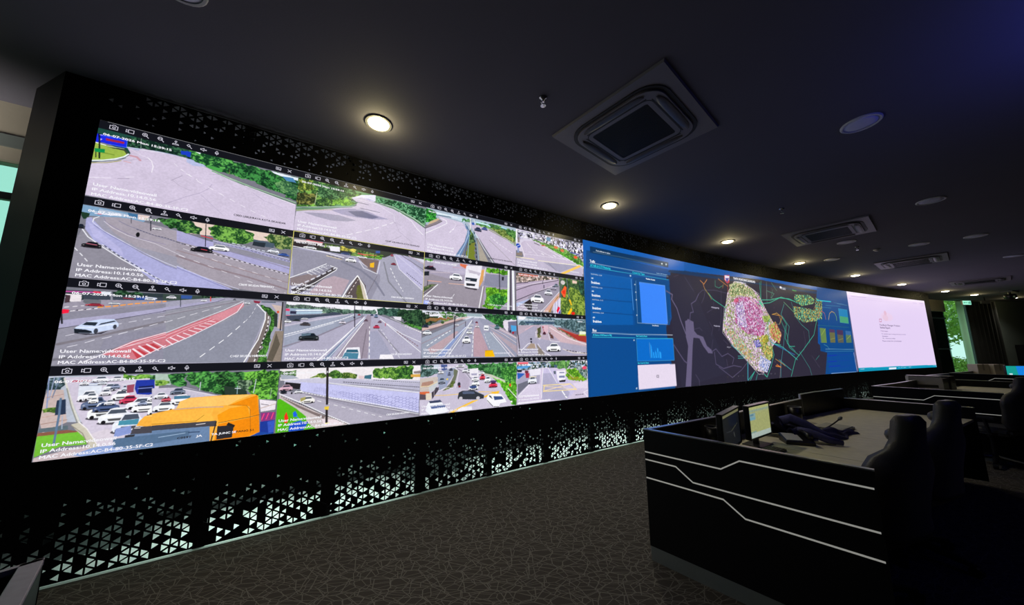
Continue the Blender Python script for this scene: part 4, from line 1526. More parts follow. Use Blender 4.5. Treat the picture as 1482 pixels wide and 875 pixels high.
l b04058 9 1926,793 2077,788 2045,877 1906,881 1922,804
l 8a78a0 6 1931,1352 2337,1353
p 0a94b8 -39,2313 5605,2339 5625,2446 -29,2439
p 20a8c8 -39,2313 5605,2339 5595,2362 -38,2342
p e8f0f8 2020,2357 2532,2359 2512,2412 1998,2414
l e0f0f8 7 2680,2374 2774,2376
l e0f0f8 7 2858,2373 2965,2376
l e0f0f8 7 3036,2377 3229,2377
l e0f0f8 7 3423,2376 3594,2375
l d0e8f4 6 5247,2367 5453,2365
l d0e8f4 6 105,2356 372,2353
l f8f0ff 8 5608,-44 5484,2413
"""
DASH_TEXT = [
 ('Traffic', 135, 352, 42, 115, 'f0f6fc'), ('Find address or place', 285, 150, 26, 325, 'c8d6e4'),
 ('AI Traffic & CCTV Monitoring', 142, 416, 38, 455, '28ccdc'), ('Count by Type', 1144, 412, 34, 320, '28ccdc'), ('Last 24 hours', 1813, 342, 22, 310, '9fc4dc'),
 ('06/07/2026, 15:28', 150, 552, 20, 240, 'a8bcd0'), ('Breakdown', 149, 696, 40, 185, 'f0f6fc'), ('06/07/2026, 15:20', 150, 760, 20, 240, 'a8bcd0'),
 ('Breakdown', 150, 902, 40, 180, 'f0f6fc'), ('06/07/2026, 15:12', 152, 962, 20, 240, 'a8bcd0'), ('Breakdown', 152, 1106, 40, 180, 'f0f6fc'),
 ('06/07/2026, 15:04', 154, 1166, 20, 240, 'a8bcd0'), ('Breakdown', 152, 1314, 40, 180, 'f0f6fc'), ('Number of events', 1500, 486, 30, 250, 'f0f6fc'),
 ('Bus', 135, 1456, 42, 80, 'f0f6fc'), ('AI Status of All Buses in MBJ', 136, 1520, 28, 410, '40d4e4'), ('Bus Count by Route', 1145, 1520, 28, 280, '40d4e4'),
 ('Bus Count by Status', 1145, 1974, 26, 280, '40d4e4'), ('Incidents', 1587, 1324, 26, 175, 'd8e4f0'),
 ('TRAFFIC MONITORING DASHBOARD', 4472, 176, 50, 930, 'f0f0f8'), ('City Council Control Centre', 4560, 232, 28, 430, 'c8c8d8'),
 ('Plentong', 3520, 886, 30, 270, 'a8a4b8'), ('Tebrau', 3535, 1274, 30, 220, 'a8a4b8'),
 ('Traffic', 6590, 228, 34, 250, 'd0d0dc'), ('Buses', 7190, 222, 34, 200, '60c860'),
]
WEB_TEXT = [
 ('Feedback Manager Problem', 1880, 1012, 60, 1430, '6a5878'), ('Review Report', 1876, 1100, 66, 700, '5a4868'), ('Messages', 1875, 1200, 40, 510, '8a7098'),
 ('The submitted request is being processed by the server', 1887, 1290, 34, 1750, '7a6890'), ('Details', 1925, 1368, 32, 360, '8a78a0'),
 ('No  reference number', 1926, 1436, 38, 900, '7a6890'), ('Please contact the administrator', 1872, 1524, 40, 1370, '6a5880'),
]
# ================================================================ THE VIDEO WALL
# What each window of the wall shows is drawn here as a display list in millimetres on the window
# (x from its left edge, y down from its top) and turned into the colours of a fine mesh of LED dots.
class Canvas:
    def __init__(s, wmm, hmm, res, bg, seed):
        s.k = 1.0/res; s.w = int(round(wmm*s.k)); s.h = int(round(hmm*s.k)); s.res = res
        s.a = np.empty((s.h, s.w, 3), np.float32); s.a[:] = s.c(bg); s.rg = np.random.RandomState(seed)
        s.n1 = s.noise(9); s.n2 = s.noise(26); s.n3 = s.noise(90); s.dx = (s.noise(30)-0.5)*26*s.k; s.dy = (s.noise(30)-0.5)*26*s.k
    def c(s, h): return np.array([int(h[i:i+2], 16) for i in (0, 2, 4)], np.float32)/255
    def noise(s, mm):
        gw = int(s.w*s.res/mm)+3; gh = int(s.h*s.res/mm)+3; g = s.rg.rand(gh, gw)
        x = np.arange(s.w)*s.res/mm; y = np.arange(s.h)*s.res/mm; xi = x.astype(int); yi = y.astype(int); fx = x-xi; fy = (y-yi)[:, None]
        fx = fx*fx*(3-2*fx); fy = fy*fy*(3-2*fy)
        return (g[yi][:, xi]*(1-fx)+g[yi][:, xi+1]*fx)*(1-fy) + (g[yi+1][:, xi]*(1-fx)+g[yi+1][:, xi+1]*fx)*fy
    def box(s, P, pad=2):
        x0 = max(0, int(P[:, 0].min()-pad)); x1 = min(s.w, int(P[:, 0].max()+pad)+1); y0 = max(0, int(P[:, 1].min()-pad)); y1 = min(s.h, int(P[:, 1].max()+pad)+1)
        return (x0, x1, y0, y1) if x1 > x0 and y1 > y0 else None
    def mask(s, P, warp=False):
        b = s.box(P, 16*s.k if warp else 2)
        if b is None: return None, None
        x0, x1, y0, y1 = b; X, Y = np.meshgrid(np.arange(x0, x1)+0.5, np.arange(y0, y1)+0.5)
        if warp: X = X+s.dx[y0:y1, x0:x1]; Y = Y+s.dy[y0:y1, x0:x1]
        ins = np.zeros(X.shape, bool); n = len(P)
        for i in range(n):
            ax, ay = P[i]; bx, by = P[(i+1) % n]
            if ay == by: continue
            ins ^= ((ay > Y) != (by > Y)) & (X < (bx-ax)*(Y-ay)/(by-ay)+ax)
        return (slice(y0, y1), slice(x0, x1)), ins
    def fill(s, pts, col, al=1.0):
        P = np.array(pts, float)*s.k; sl, m = s.mask(P)
        if sl is None: return
        c = s.c(col) if isinstance(col, str) else col; r = s.a[sl]; r[m] = r[m]*(1-al)+c*al
    def foliage(s, pts, c1, c2):
        P = np.array(pts, float)*s.k; sl, m = s.mask(P, True)
        if sl is None: return
        t = np.clip(0.40+1.5*(s.n1[sl]-0.5)+1.3*(s.n2[sl]-0.5)+0.6*(s.n3[sl]-0.5), 0, 1)[..., None]
        col = s.c(c1)*0.72*(1-t)+s.c(c2)*1.02*t; r = s.a[sl]; r[m] = col[m]
    def mosaic(s, pts, cs):
        P = np.array(pts, float)*s.k; sl, m = s.mask(P)
        if sl is None: return
        pal = np.array([s.c(c) for c in cs]); mm = 24*s.k; gh, gw = int(s.h/mm)+3, int(s.w/mm)+3
        jx = s.rg.rand(gh, gw); jy = s.rg.rand(gh, gw); ci = s.rg.randint(0, 3, (gh, gw)); br = s.rg.uniform(0.72, 1.25, (gh, gw))
        Y, X = np.mgrid[sl]; gx = (X/mm).astype(int); gy = (Y/mm).astype(int); best = np.full(X.shape, 1e9); out = np.zeros(X.shape+(3,), np.float32)
        for dx in (-1, 0, 1):
            for dy in (-1, 0, 1):
                hx = np.clip(gx+dx, 0, gw-1); hy = np.clip(gy+dy, 0, gh-1); d = ((hx+jx[hy, hx])*mm-X)**2+((hy+jy[hy, hx])*mm-Y)**2
                b = d < best; best[b] = d[b]; out[b] = (pal[ci[hy, hx]]*br[hy, hx][..., None])[b]
        r = s.a[sl]; r[m] = np.clip(out, 0, 1)[m]
        bb = np.array(pts); keep = s.a[sl].copy()
        for i in range(int(m.sum()*s.res*s.res/2600)):
            cx = s.rg.uniform(bb[:, 0].min(), bb[:, 0].max()); cy = s.rg.uniform(bb[:, 1].min(), bb[:, 1].max()); an = s.rg.choice([0.25, 1.8, 0.9]); L = s.rg.uniform(20, 90)
            s.line([(cx, cy), (cx+L*math.cos(an), cy+L*math.sin(an))], 5, pal[s.rg.randint(3)]*s.rg.choice([0.5, 1.1]), 0.8)
        kk = s.a[sl]; kk[~m] = keep[~m]; np.clip(kk, 0, 1, out=kk)
    def line(s, pts, w, col, al=1.0):
        P = np.array(pts, float)*s.k; w = max(w*s.k, 0.9); c = s.c(col) if isinstance(col, str) else col
        for (ax, ay), (bx, by) in zip(P[:-1], P[1:]):
            b = s.box(np.array([(ax, ay), (bx, by)]), w+2)
            if b is None: continue
            x0, x1, y0, y1 = b; X, Y = np.meshgrid(np.arange(x0, x1)+0.5, np.arange(y0, y1)+0.5)
            vx, vy = bx-ax, by-ay; L = vx*vx+vy*vy+1e-9; t = np.clip(((X-ax)*vx+(Y-ay)*vy)/L, 0, 1)
            d = np.hypot(X-ax-t*vx, Y-ay-t*vy); m = (np.clip(w/2+0.5-d, 0, 1)*al)[..., None]; r = s.a[y0:y1, x0:x1]; r[:] = r*(1-m)+c*m
    def dash(s, pts, w, on, off, col):
        acc = 0.0; pts = [tuple(map(float, p)) for p in pts]
        for (ax, ay), (bx, by) in zip(pts[:-1], pts[1:]):
            L = math.hypot(bx-ax, by-ay); t = -acc if False else 0.0; p = acc
            if L == 0: continue
            q = 0.0
            while q < L:
                ph = (p+q) % (on+off)
                if ph < on:
                    e = min(L, q+on-ph); s.line([(ax+(bx-ax)*q/L, ay+(by-ay)*q/L), (ax+(bx-ax)*e/L, ay+(by-ay)*e/L)], w, col); q = e+1e-4
                else: q += on+off-ph+1e-4
            acc = (p+L) % (on+off)
    def ell(s, cx, cy, rx, ry, col, al=1.0):
        s.fill([(cx+rx*math.cos(a), cy+ry*math.sin(a)) for a in np.linspace(0, 2*math.pi, 18, endpoint=False)], col, al)
    def car(s, x0, y0, x1, y1, col):
        w, h = x1-x0, y1-y0; c = s.c(col); X = lambda t: x0+w*t; Y = lambda t: y0+h*t
        s.ell(X(0.5), Y(0.92), w*0.54, h*0.14, '26242c', 0.75)
        s.fill([(X(a), Y(b)) for a, b in ((0.0, .55), (.06, .42), (.2, .36), (.3, .06), (.42, 0), (.74, .02), (.84, .3), (.97, .42), (1, .6), (1, .82), (.94, .9), (.06, .92), (0, .8))], c)
        s.fill([(X(a), Y(b)) for a, b in ((.24, .38), (.33, .12), (.74, .12), (.81, .36))], c*0.28+np.array([.04, .07, .12], np.float32))
        s.fill([(X(a), Y(b)) for a, b in ((.08, .5), (.92, .5), (.9, .6), (.1, .6))], np.clip(c*1.12+0.02, 0, 1))
        s.fill([(X(a), Y(b)) for a, b in ((.26, .68), (.74, .68), (.7, .82), (.3, .82))], c*0.35)
        for t in (.16, .84): s.ell(X(t), Y(.88), w*0.07, h*0.12, '1c1a20')
        for t in (.1, .9): s.ell(X(t), Y(.64), w*0.05, h*0.06, np.clip(c*0.5+0.45, 0, 1))
    def hexes(s, pts, size, col):
        P = np.array(pts, float)*s.k; sl, m = s.mask(P)
        if sl is None: return
        keep = s.a.copy(); R = size/2.0; xs = np.array(pts)
        for i in range(int((xs[:, 0].max()-xs[:, 0].min())/(1.5*R))+2):
            for j in range(int((xs[:, 1].max()-xs[:, 1].min())/(0.62*1.732*R))+2):
                cx = xs[:, 0].min()+i*1.5*R; cy = xs[:, 1].min()+(j+0.5*(i % 2))*1.732*R*0.62
                h = [(cx+R*math.cos(a), cy+R*0.62*math.sin(a)) for a in np.arange(7)*math.pi/3]
                if (i*7+j*3) % 5: s.line(h[:5], 3.2, col)
        r = s.a[sl].copy(); r[~m] = keep[sl][~m]; s.a[:] = keep; s.a[sl] = r
    def run(s, lines):
        for ln in lines:
            w = ln.split(); c = w[0]; P = lambda k: [tuple(map(int, q.split(','))) for q in w[k:]]
            if c == 'p': s.fill(P(2), w[1])
            elif c == 'f': s.foliage(P(3), w[1], w[2])
            elif c == 'm': s.mosaic(P(4), w[1:4])
            elif c == 'l': s.line(P(3), float(w[2])*LW, w[1])
            elif c == 'd': s.dash(P(5), float(w[2])*LW, float(w[3])*LW, float(w[4])*LW, w[1])
            elif c == 'e': (a, b), (d, e) = P(2); s.ell(a, b, d, e, w[1])
            elif c == 'c': (a, b), (d, e) = P(2); s.car(min(a, d), min(b, e), max(a, d), max(b, e), w[1])
            elif c == 'h': s.hexes(P(3), float(w[2])*LW, w[1])
    def out(s, n):
        a = s.a; H, Wd = (s.h//n)*n, (s.w//n)*n
        return np.clip(a[:H, :Wd].reshape(H//n, n, Wd//n, n, 3).mean((1, 3)), 0, 1)
def lin(a): return np.where(a <= 0.04045, a/12.92, ((a+0.055)/1.055)**2.4)
ms = bpy.data.materials.new('led_dots'); ms.use_nodes = True; nt = ms.node_tree; b = nt.nodes['Principled BSDF']
b.inputs['Base Color'].default_value = (0.012, 0.012, 0.014, 1); b.inputs['Roughness'].default_value = 0.38; b.inputs['Specular IOR Level'].default_value = 0.5
at = nt.nodes.new('ShaderNodeAttribute'); at.attribute_name = 'Col'; nt.links.new(at.outputs['Color'], b.inputs['Emission Color']); b.inputs['Emission Strength'].default_value = SCREEN_GAIN
ms.cycles.emission_sampling = 'NONE'
LISTS = {}
for ln in ART.strip().split('\n'):
    if ln[0] == 'F': cur = tuple(map(int, ln.split()[1:])); LISTS[cur] = []
    else: LISTS[cur].append(ln)
vw = thing('video_wall', 'long curved LED video wall filling the front wall, traffic cameras, map and web page', 'video wall', (*arc(8.0, 0.0), ZB))
def to_local(P):
    P = P.copy(); P[..., 0] -= vw.location.x; P[..., 1] -= vw.location.y; P[..., 2] -= vw.location.z; return P
def panel_mesh(name, s0, s1, zt, zb, img, mat_, par, label=None):
    H, Wd = img.shape[:2]; s = np.linspace(s0, s1, Wd); z = np.linspace(zt, zb, H); x, y = arcv(s, 0.004)
    P = np.empty((H, Wd, 3)); P[..., 0] = x; P[..., 1] = y; P[..., 2] = z[:, None]
    me = grid_mesh(name, to_local(P), lin(img)); return link(name, me, mat_, par, label=label)
# ---- vector overlay: lettering and toolbar signs
FONT_CACHE = {}
def text_tris(txt):
    if txt in FONT_CACHE: return FONT_CACHE[txt]
    cu = bpy.data.curves.new('t', 'FONT'); cu.body = txt; cu.size = 1.0; cu.resolution_u = 2
    o = bpy.data.objects.new('t', cu); C.objects.link(o); dg = bpy.context.evaluated_depsgraph_get(); dg.update()
    me = o.evaluated_get(dg).to_mesh(); me.calc_loop_triangles()
    v = np.array([tuple(q.co)[:2] for q in me.vertices]); t = np.array([tuple(q.vertices) for q in me.loop_triangles])
    o.evaluated_get(dg).to_mesh_clear(); bpy.data.objects.remove(o); bpy.data.curves.remove(cu)
    FONT_CACHE[txt] = (v, t); return v, t
class Overlay:
    def __init__(s): s.v = []; s.f = []; s.c = []
    def tri(s, V, T, col):
        n = len(s.v); s.v += [tuple(p) for p in V]; s.f += [tuple(int(i)+n for i in t) for t in T]; s.c += [s2l(col)]*len(V)
    def text(s, txt, x, base, cap, width, col, bold=0.0):
        v, t = text_tris(txt); v = v.copy(); w = v[:, 0].max()-v[:, 0].min(); cp = 0.70
        for k in ((0, 0),) + (((bold, 0), (0, bold*0.6)) if bold else ()):
            V = np.stack([x+k[0]+(v[:, 0]-v[:, 0].min())/w*width, base-k[1]-v[:, 1]/cp*cap], 1); s.tri(V, t, col)
    def stroke(s, pts, w, col, closed=False):
        P = [np.array(p, float) for p in pts]
        if closed: P.append(P[0])
        for a, b in zip(P[:-1], P[1:]):
            d = b-a; L = np.hypot(*d)
            if L < 1e-6: continue
            u = d/L; n = np.array([-u[1], u[0]])*w/2; e = u*w*0.4; s.tri([a-n-e, b-n+e, b+n+e, a+n-e], [(0, 1, 2), (0, 2, 3)], col)
    def circ(s, cx, cy, r, w, col, n=12, ry=None):
        ry = ry or r; s.stroke([(cx+r*math.cos(i*2*math.pi/n), cy+ry*math.sin(i*2*math.pi/n)) for i in range(n)], w, col, True)
    def build(s, name, s0, zt, par):
        v = np.array(s.v); x, y = arcv(s0+v[:, 0]/1000, 0.0062); P = np.stack([x, y, zt-v[:, 1]/1000], 1)
        me = bpy.data.meshes.new(name); me.from_pydata(to_local(P).tolist(), [], s.f); me.update()
        a = me.color_attributes.new('Col', 'FLOAT_COLOR', 'POINT'); c = np.ones((len(v), 4), np.float32); c[:, :3] = s.c; a.data.foreach_set('color', c.reshape(-1))
        return link(name, me, ms, par)
IC = 'd4d2e0'
def toolbar(o):
    y = 33; w = 3.2
    x = 73; o.stroke([(x-20, y-10), (x-9, y-10), (x-5, y-17), (x+7, y-17), (x+11, y-10), (x+20, y-10), (x+20, y+17), (x-20, y+17)], w, IC, True); o.circ(x+1, y+3, 7, w, IC, 10)
    x = 156; o.stroke([(x-8, y-12), (x+20, y-12), (x+20, y+14), (x-8, y+14)], w, IC, True); o.stroke([(x-8, y-3), (x-20, y-9), (x-20, y+11), (x-8, y+6)], w, IC)
    for x, m in ((237, 1), (321, 0)):
        o.circ(x-2, y-3, 13, w, IC, 12); o.stroke([(x+8, y+7), (x+19, y+19)], w+1, IC)
        o.stroke([(x-9, y-3), (x+5, y-3)], w, IC)
        if m: o.stroke([(x-2, y-10), (x-2, y+4)], w, IC)
        else: o.stroke([(x-9, y-7), (x-9, y+1)], w, IC); o.stroke([(x+5, y-7), (x+5, y+1)], w, IC)
    x = 408; o.circ(x, y-11, 6, w, IC, 8); o.stroke([(x, y-5), (x, y+6)], w, IC); o.stroke([(x-18, y+17), (x-14, y+8), (x+14, y+8), (x+18, y+17)], w, IC, True)
    x = 488; o.stroke([(x-14, y-4), (x-4, y-14), (x+6, y-4), (x-4, y+6)], w, IC, True); o.stroke([(x+2, y+2), (x+16, y+16)], w+1, IC)
    x = 574; o.stroke([(x-16, y-6), (x-8, y-6), (x+4, y-14), (x+4, y+12), (x-8, y+4), (x-16, y+4)], w, IC, True); o.stroke([(x+10, y-4), (x+20, y+4)], w, IC); o.stroke([(x+20, y-4), (x+10, y+4)], w, IC)
    x = 660; o.circ(x, y-6, 6, w, IC, 8, ry=11); o.stroke([(x-11, y-3), (x-8, y+9), (x+8, y+9), (x+11, y-3)], w, IC); o.stroke([(x, y+9), (x, y+18)], w, IC)
    x = 1094; o.stroke([(x-18, y-11), (x+18, y-11), (x+18, y+3)], w, IC); o.stroke([(x-18, y-11), (x-18, y+12), (x+2, y+12)], w, IC); o.circ(x+12, y+9, 6, w, IC, 8); o.stroke([(x-9, y-4), (x, y-4), (x, y+5), (x-9, y+5)], w, IC, True)
    x = 1179; o.stroke([(x-13, y-11), (x+13, y+12)], w+.6, IC); o.stroke([(x+13, y-11), (x-13, y+12)], w+.6, IC)
FEEDS = {
 (0,0): ('camera window in the top row showing an empty pale road bend and blue sign', 'C00D LEBUHRAYA KOTA ISKANDAR', '2a2630'),
 (1,0): ('camera window showing a highway beside a concrete retaining wall, black cars', 'C069F SKUDAI HIGHWAY', 'f4f4fa'),
 (2,0): ('camera window showing a silver car and a red chevron strip', 'C145F SKUDAI HIGHWAY', 'f4f4fa'),
 (3,0): ('camera window showing a traffic queue with a yellow truck cab in front', None, None),
 (0,1): ('camera window showing a road bend under tree shade', 'C010F LEBUHRAYA KOTA ISKANDAR', '2a2630'),
 (1,1): ('camera window with a thin yellow border showing a road junction', 'C060 SKUDAI, HIGHWAY', 'f4f4fa'),
 (2,1): ('camera window showing a wide straight highway with shop houses', 'C50 SKUDAI HIGHWAY', 'f4f4fa'),
 (3,1): ('camera window showing a road beside a hexagon-patterned wall and a black pole', 'C054 SKUDAI HIGHWAY', 'f4f4fa'),
 (0,2): ('camera window showing a divided road curving past a guard rail', 'LEBUHRAYA KOTA ISKANDAR', '2a2630'),
 (1,2): ('camera window showing a white truck, a palm and two pale trunks', 'C105F JALAN MUTIARA RAYA', 'e4e4f0'),
 (2,2): ('camera window showing a highway with a yellow van roof at the bottom', 'C010 SKUDAI HIGHWAY', 'e8e8f4'),
 (3,2): ('camera window showing a crossing black hatchback and a tipper truck', None, None),
 (0,3): ('camera window showing empty turning lanes beside a green verge', 'C059 JALAN DATO', 'f0f0f6'),
 (1,3): ('camera window showing white cars beside banners and a grassy slope', None, None),
 (2,3): ('camera window showing a white car at a junction by a red fence', 'SKUDAI 2', 'f0f0f6'),
 (3,3): ('camera window showing a box junction and a white van', 'C059 JALAN NB', '3a3448')}
RES = {0: (2.6, 2), 1: (3.6, 2), 2: (4.8, 2), 3: (6.0, 2)}
LW = 0.001*1000/1.0 * 0.001 * 1000  # stroke widths are given in screen-drawing units, scaled per window below
for (r, c), (lab, place, pcol) in FEEDS.items():
    res, n = RES[c]; LW = (0.62, 0.80, 0.85, 1.05)[c]
    cv = Canvas(W*1000, 607, res/n, '787884', 100+r*10+c); cv.run(LISTS[(r, c)])
    bar = int(67*cv.k)
    tex = (1.03+0.07*(cv.n1-0.5)+0.04*(cv.n3-0.5))[..., None]; cv.a *= tex
    cv.a = np.clip(cv.a, 0, 1); cv.a[:bar] = cv.c('14151d')
    if c < 3: cv.a[:, -int(4*cv.k):] *= 0.35; cv.a[:bar] = cv.c('14151d')
    fd = panel_mesh('camera_feed', c*W, (c+1)*W, ZT-r*0.607, ZT-(r+1)*0.607, cv.out(n), ms, vw, lab)
    ov = Overlay(); toolbar(ov); ov.build('toolbar', c*W, ZT-r*0.607, fd)
    ov = Overlay(); tc_ = 'f4f3fa'; bo = (1.6, 1.5, 1.4, 1.2)[c]
    ov.text('User Name:videowall', 27, 519, 22, 321, tc_, bo); ov.text('IP Address:10.14.0.56', 27, 556, 21, 322, tc_, bo); ov.text('MAC Address:AC-B4-80-35-5F-C2', 27, 594, 21, 509, tc_, bo)
    dcol = 'f4f4fa' if (r, c) not in ((2, 1),) else '50505c'
    ov.text('06-07-2026 Mon 15:29:15', 28, 113, 17, 362, dcol, 2.0)
    if place: ov.text(place, 1153-12.2*len(place) if len(place) < 22 else 820, 563, 17, 12.2*len(place) if len(place) < 22 else 370, pcol, 1.2)
    elif (r, c) == (3, 0): ov.text('C059T', 660, 566, 15, 78, '2a2428', 1.6); ov.text('JA', 765, 566, 15, 34, 'f4f4fa', 1.6); ov.text('TA JUNC SE', 853, 566, 15, 150, 'f4f4fa', 1.6); ov.text('PANG S1', 1003, 566, 15, 110, '2a2018', 1.6)
    if (r, c) == (1, 1): ov.stroke([(3, 3), (W*1000-3, 3), (W*1000-3, 604), (3, 604)], 5, 'd8cf70', True)
    if r == 0 and c < 3: ov.stroke([(40 if c == 0 else 0, 1.5), (W*1000, 1.5)], 2.4, ('8c8c90', '80828a', '404450')[c])  # painted line: light leaking through the gap above the screen, fading by column
    ov.build('caption', c*W, ZT-r*0.607, fd)
LW = 1.55
cv = Canvas((UA-4*W)*1000, 2428, 5.6, '2c2a3a', 5); cv.run(LISTS[(0, 9)]); cv.a *= (1+0.05*(cv.n1-0.5))[..., None]
db = panel_mesh('dashboard_window', 4*W, UA, ZT, ZB, cv.out(2), ms, vw, 'blue and dark traffic dashboard window with a coloured city map')
ov = Overlay()
for i, (t, x, y, cp, w, col) in enumerate(DASH_TEXT): ov.text(t, x, y, cp, w, col, cp*0.07)
ov.build('lettering', 4*W, ZT, db)
LW = 1.5
cv = Canvas((UB-UA)*1000, 2428, 9.0, 'e6d3f6', 6); cv.run(LISTS[(0, 10)])
bw = panel_mesh('browser_window', UA, UB, ZT, ZB, cv.out(1), ms, vw, 'pale pink web page window with a blue taskbar')
ov = Overlay()
for t, x, y, cp, w, col in WEB_TEXT: ov.text(t, x, y, cp, w, col, cp*0.05)
ov.build('lettering', UA, ZT, bw)
# ================================================================ THE THINGS
# ---- ceiling: downlights, round speakers, cassettes, sprinklers
M_LAMP = mat('lamp_diffuser', (0.9, 0.9, 0.85), 0.4, emit=(1.0, 0.80, 0.42), es=LAMP)
M_LAMPC = mat('cool_lamp_diffuser', (0.9, 0.9, 0.9), 0.4, emit=(1.0, 0.95, 0.86), es=LAMP)
M_DISC = mat('pale_speaker_cloth', (0.70, 0.70, 0.86), 0.7, noise=(60, 0.06))
lit = [(-1.202, 2.640), (1.402, 4.344), (4.145, 5.924), (6.931, 7.510), (9.724, 8.874), (12.632, 10.203), (15.812, 11.527), (18.05, 12.35), (20.9, 13.2)]
names = ['nearest lit downlight, above the camera windows at the wall', 'lit downlight over the corner between camera windows and blue dashboard', 'lit downlight above the middle of the map, third in the row',
 'lit downlight above the right part of the map, between two round ceiling discs', 'lit downlight just above the join of dashboard and web page', 'lit downlight above the middle of the web page',
 'lit downlight above the outer edge of the web page', 'lit downlight over the dark curtain beside the green exit sign', 'last lit downlight of the row, by the far corner of the room']
proto = None
def make_downlight(lab, x, y, m, r=0.10):
    t = thing('downlight', lab, 'ceiling light', (x, y, ZC), 0, 'downlights along the screen wall')
    obj('trim_ring', MB().lathe([(r*0.92, -0.001), (r*0.92, -0.010), (r*1.12, -0.012), (r*1.16, -0.006), (r*1.16, 0.0)], 28, cap=False), mat('downlight_rim', (0.10, 0.10, 0.11), 0.5, noise=(30, 0.05)), t)
    obj('diffuser', MB().lathe([(r*0.92, -0.004), (r*0.88, -0.016), (r*0.6, -0.026), (0.004, -0.030)], 28), m, t, smooth=True)
    l = bpy.data.lights.new('downlight_beam', 'SPOT'); l.energy = BEAM; l.color = (1.0, 0.92, 0.72); l.spot_size = math.radians(125); l.spot_blend = 1.0; l.shadow_soft_size = 0.08
    o = bpy.data.objects.new('downlight_beam', l); C.objects.link(o); o.location = (x, y, ZC-0.045); o['kind'] = 'helper'
    l = bpy.data.lights.new('downlight_glare', 'POINT'); l.energy = GLARE; l.color = (1.0, 0.86, 0.40); l.shadow_soft_size = 0.03  # added point light imitating lens bloom on the ceiling around the lamp
    o = bpy.data.objects.new('downlight_glare', l); C.objects.link(o); o.location = (x, y, ZC-0.10); o['kind'] = 'helper'
    return t
for i, (x, y) in enumerate(lit): make_downlight(names[i], x, y, M_LAMP if i < 4 else M_LAMPC)
offs = [(3.200, 2.668), (5.865, 4.236), (6.501, 5.996), (7.425, 7.218), (8.093, 6.142), (8.555, 5.677), (11.303, 7.0), (-1.86, 1.50)]
onames = ['largest round pale disc, nearest the right edge of the ceiling', 'round pale disc below the largest one, nearer the second air conditioner', 'round pale disc just under the second air conditioner', 'round pale disc between the lit downlights over the map',
 'round pale disc between the second and third air conditioners', 'thin-looking pale disc above the third air conditioner', 'small pale disc to the side of the fourth air conditioner', 'pale round disc cut by the top edge of the picture']
for i, (x, y) in enumerate(offs):
    t = thing('ceiling_speaker', onames[i], 'ceiling disc', (x, y, ZC), 0, 'unlit round discs in the ceiling'); r = 0.13
    obj('rim', MB().lathe([(r*0.9, -0.001), (r*0.9, -0.012), (r, -0.014), (r*1.05, -0.008), (r*1.05, 0)], 28, cap=False), M_WHITE, t)
    obj('cover', MB().lathe([(r*0.9, -0.006), (r*0.6, -0.012), (0.005, -0.014)], 28), M_DISC, t, smooth=True)
def rrect(w, h, r, n=6):
    out = []
    for cx, cy, a0 in ((w/2-r, h/2-r, 0), (-w/2+r, h/2-r, 90), (-w/2+r, -h/2+r, 180), (w/2-r, -h/2+r, 270)):
        for k in range(n+1): a = math.radians(a0+90*k/n); out.append((cx+r*math.cos(a), cy+r*math.sin(a)))
    return out
def ring(mb, outer, inner, z0, z1):
    n = len(outer); b = len(mb.v)
    mb.v += [(x, y, z0) for x, y in outer] + [(x, y, z1) for x, y in outer] + [(x, y, z1) for x, y in inner] + [(x, y, z0) for x, y in inner]
    for i in range(n):
        j = (i+1) % n
        for k in range(4): l = (k+1) % 4; mb.f.append((b+k*n+i, b+k*n+j, b+l*n+j, b+l*n+i))
    return mb
M_FLAP = mat('flap_plastic', (0.055, 0.052, 0.062), 0.45, noise=(12, 0.05))
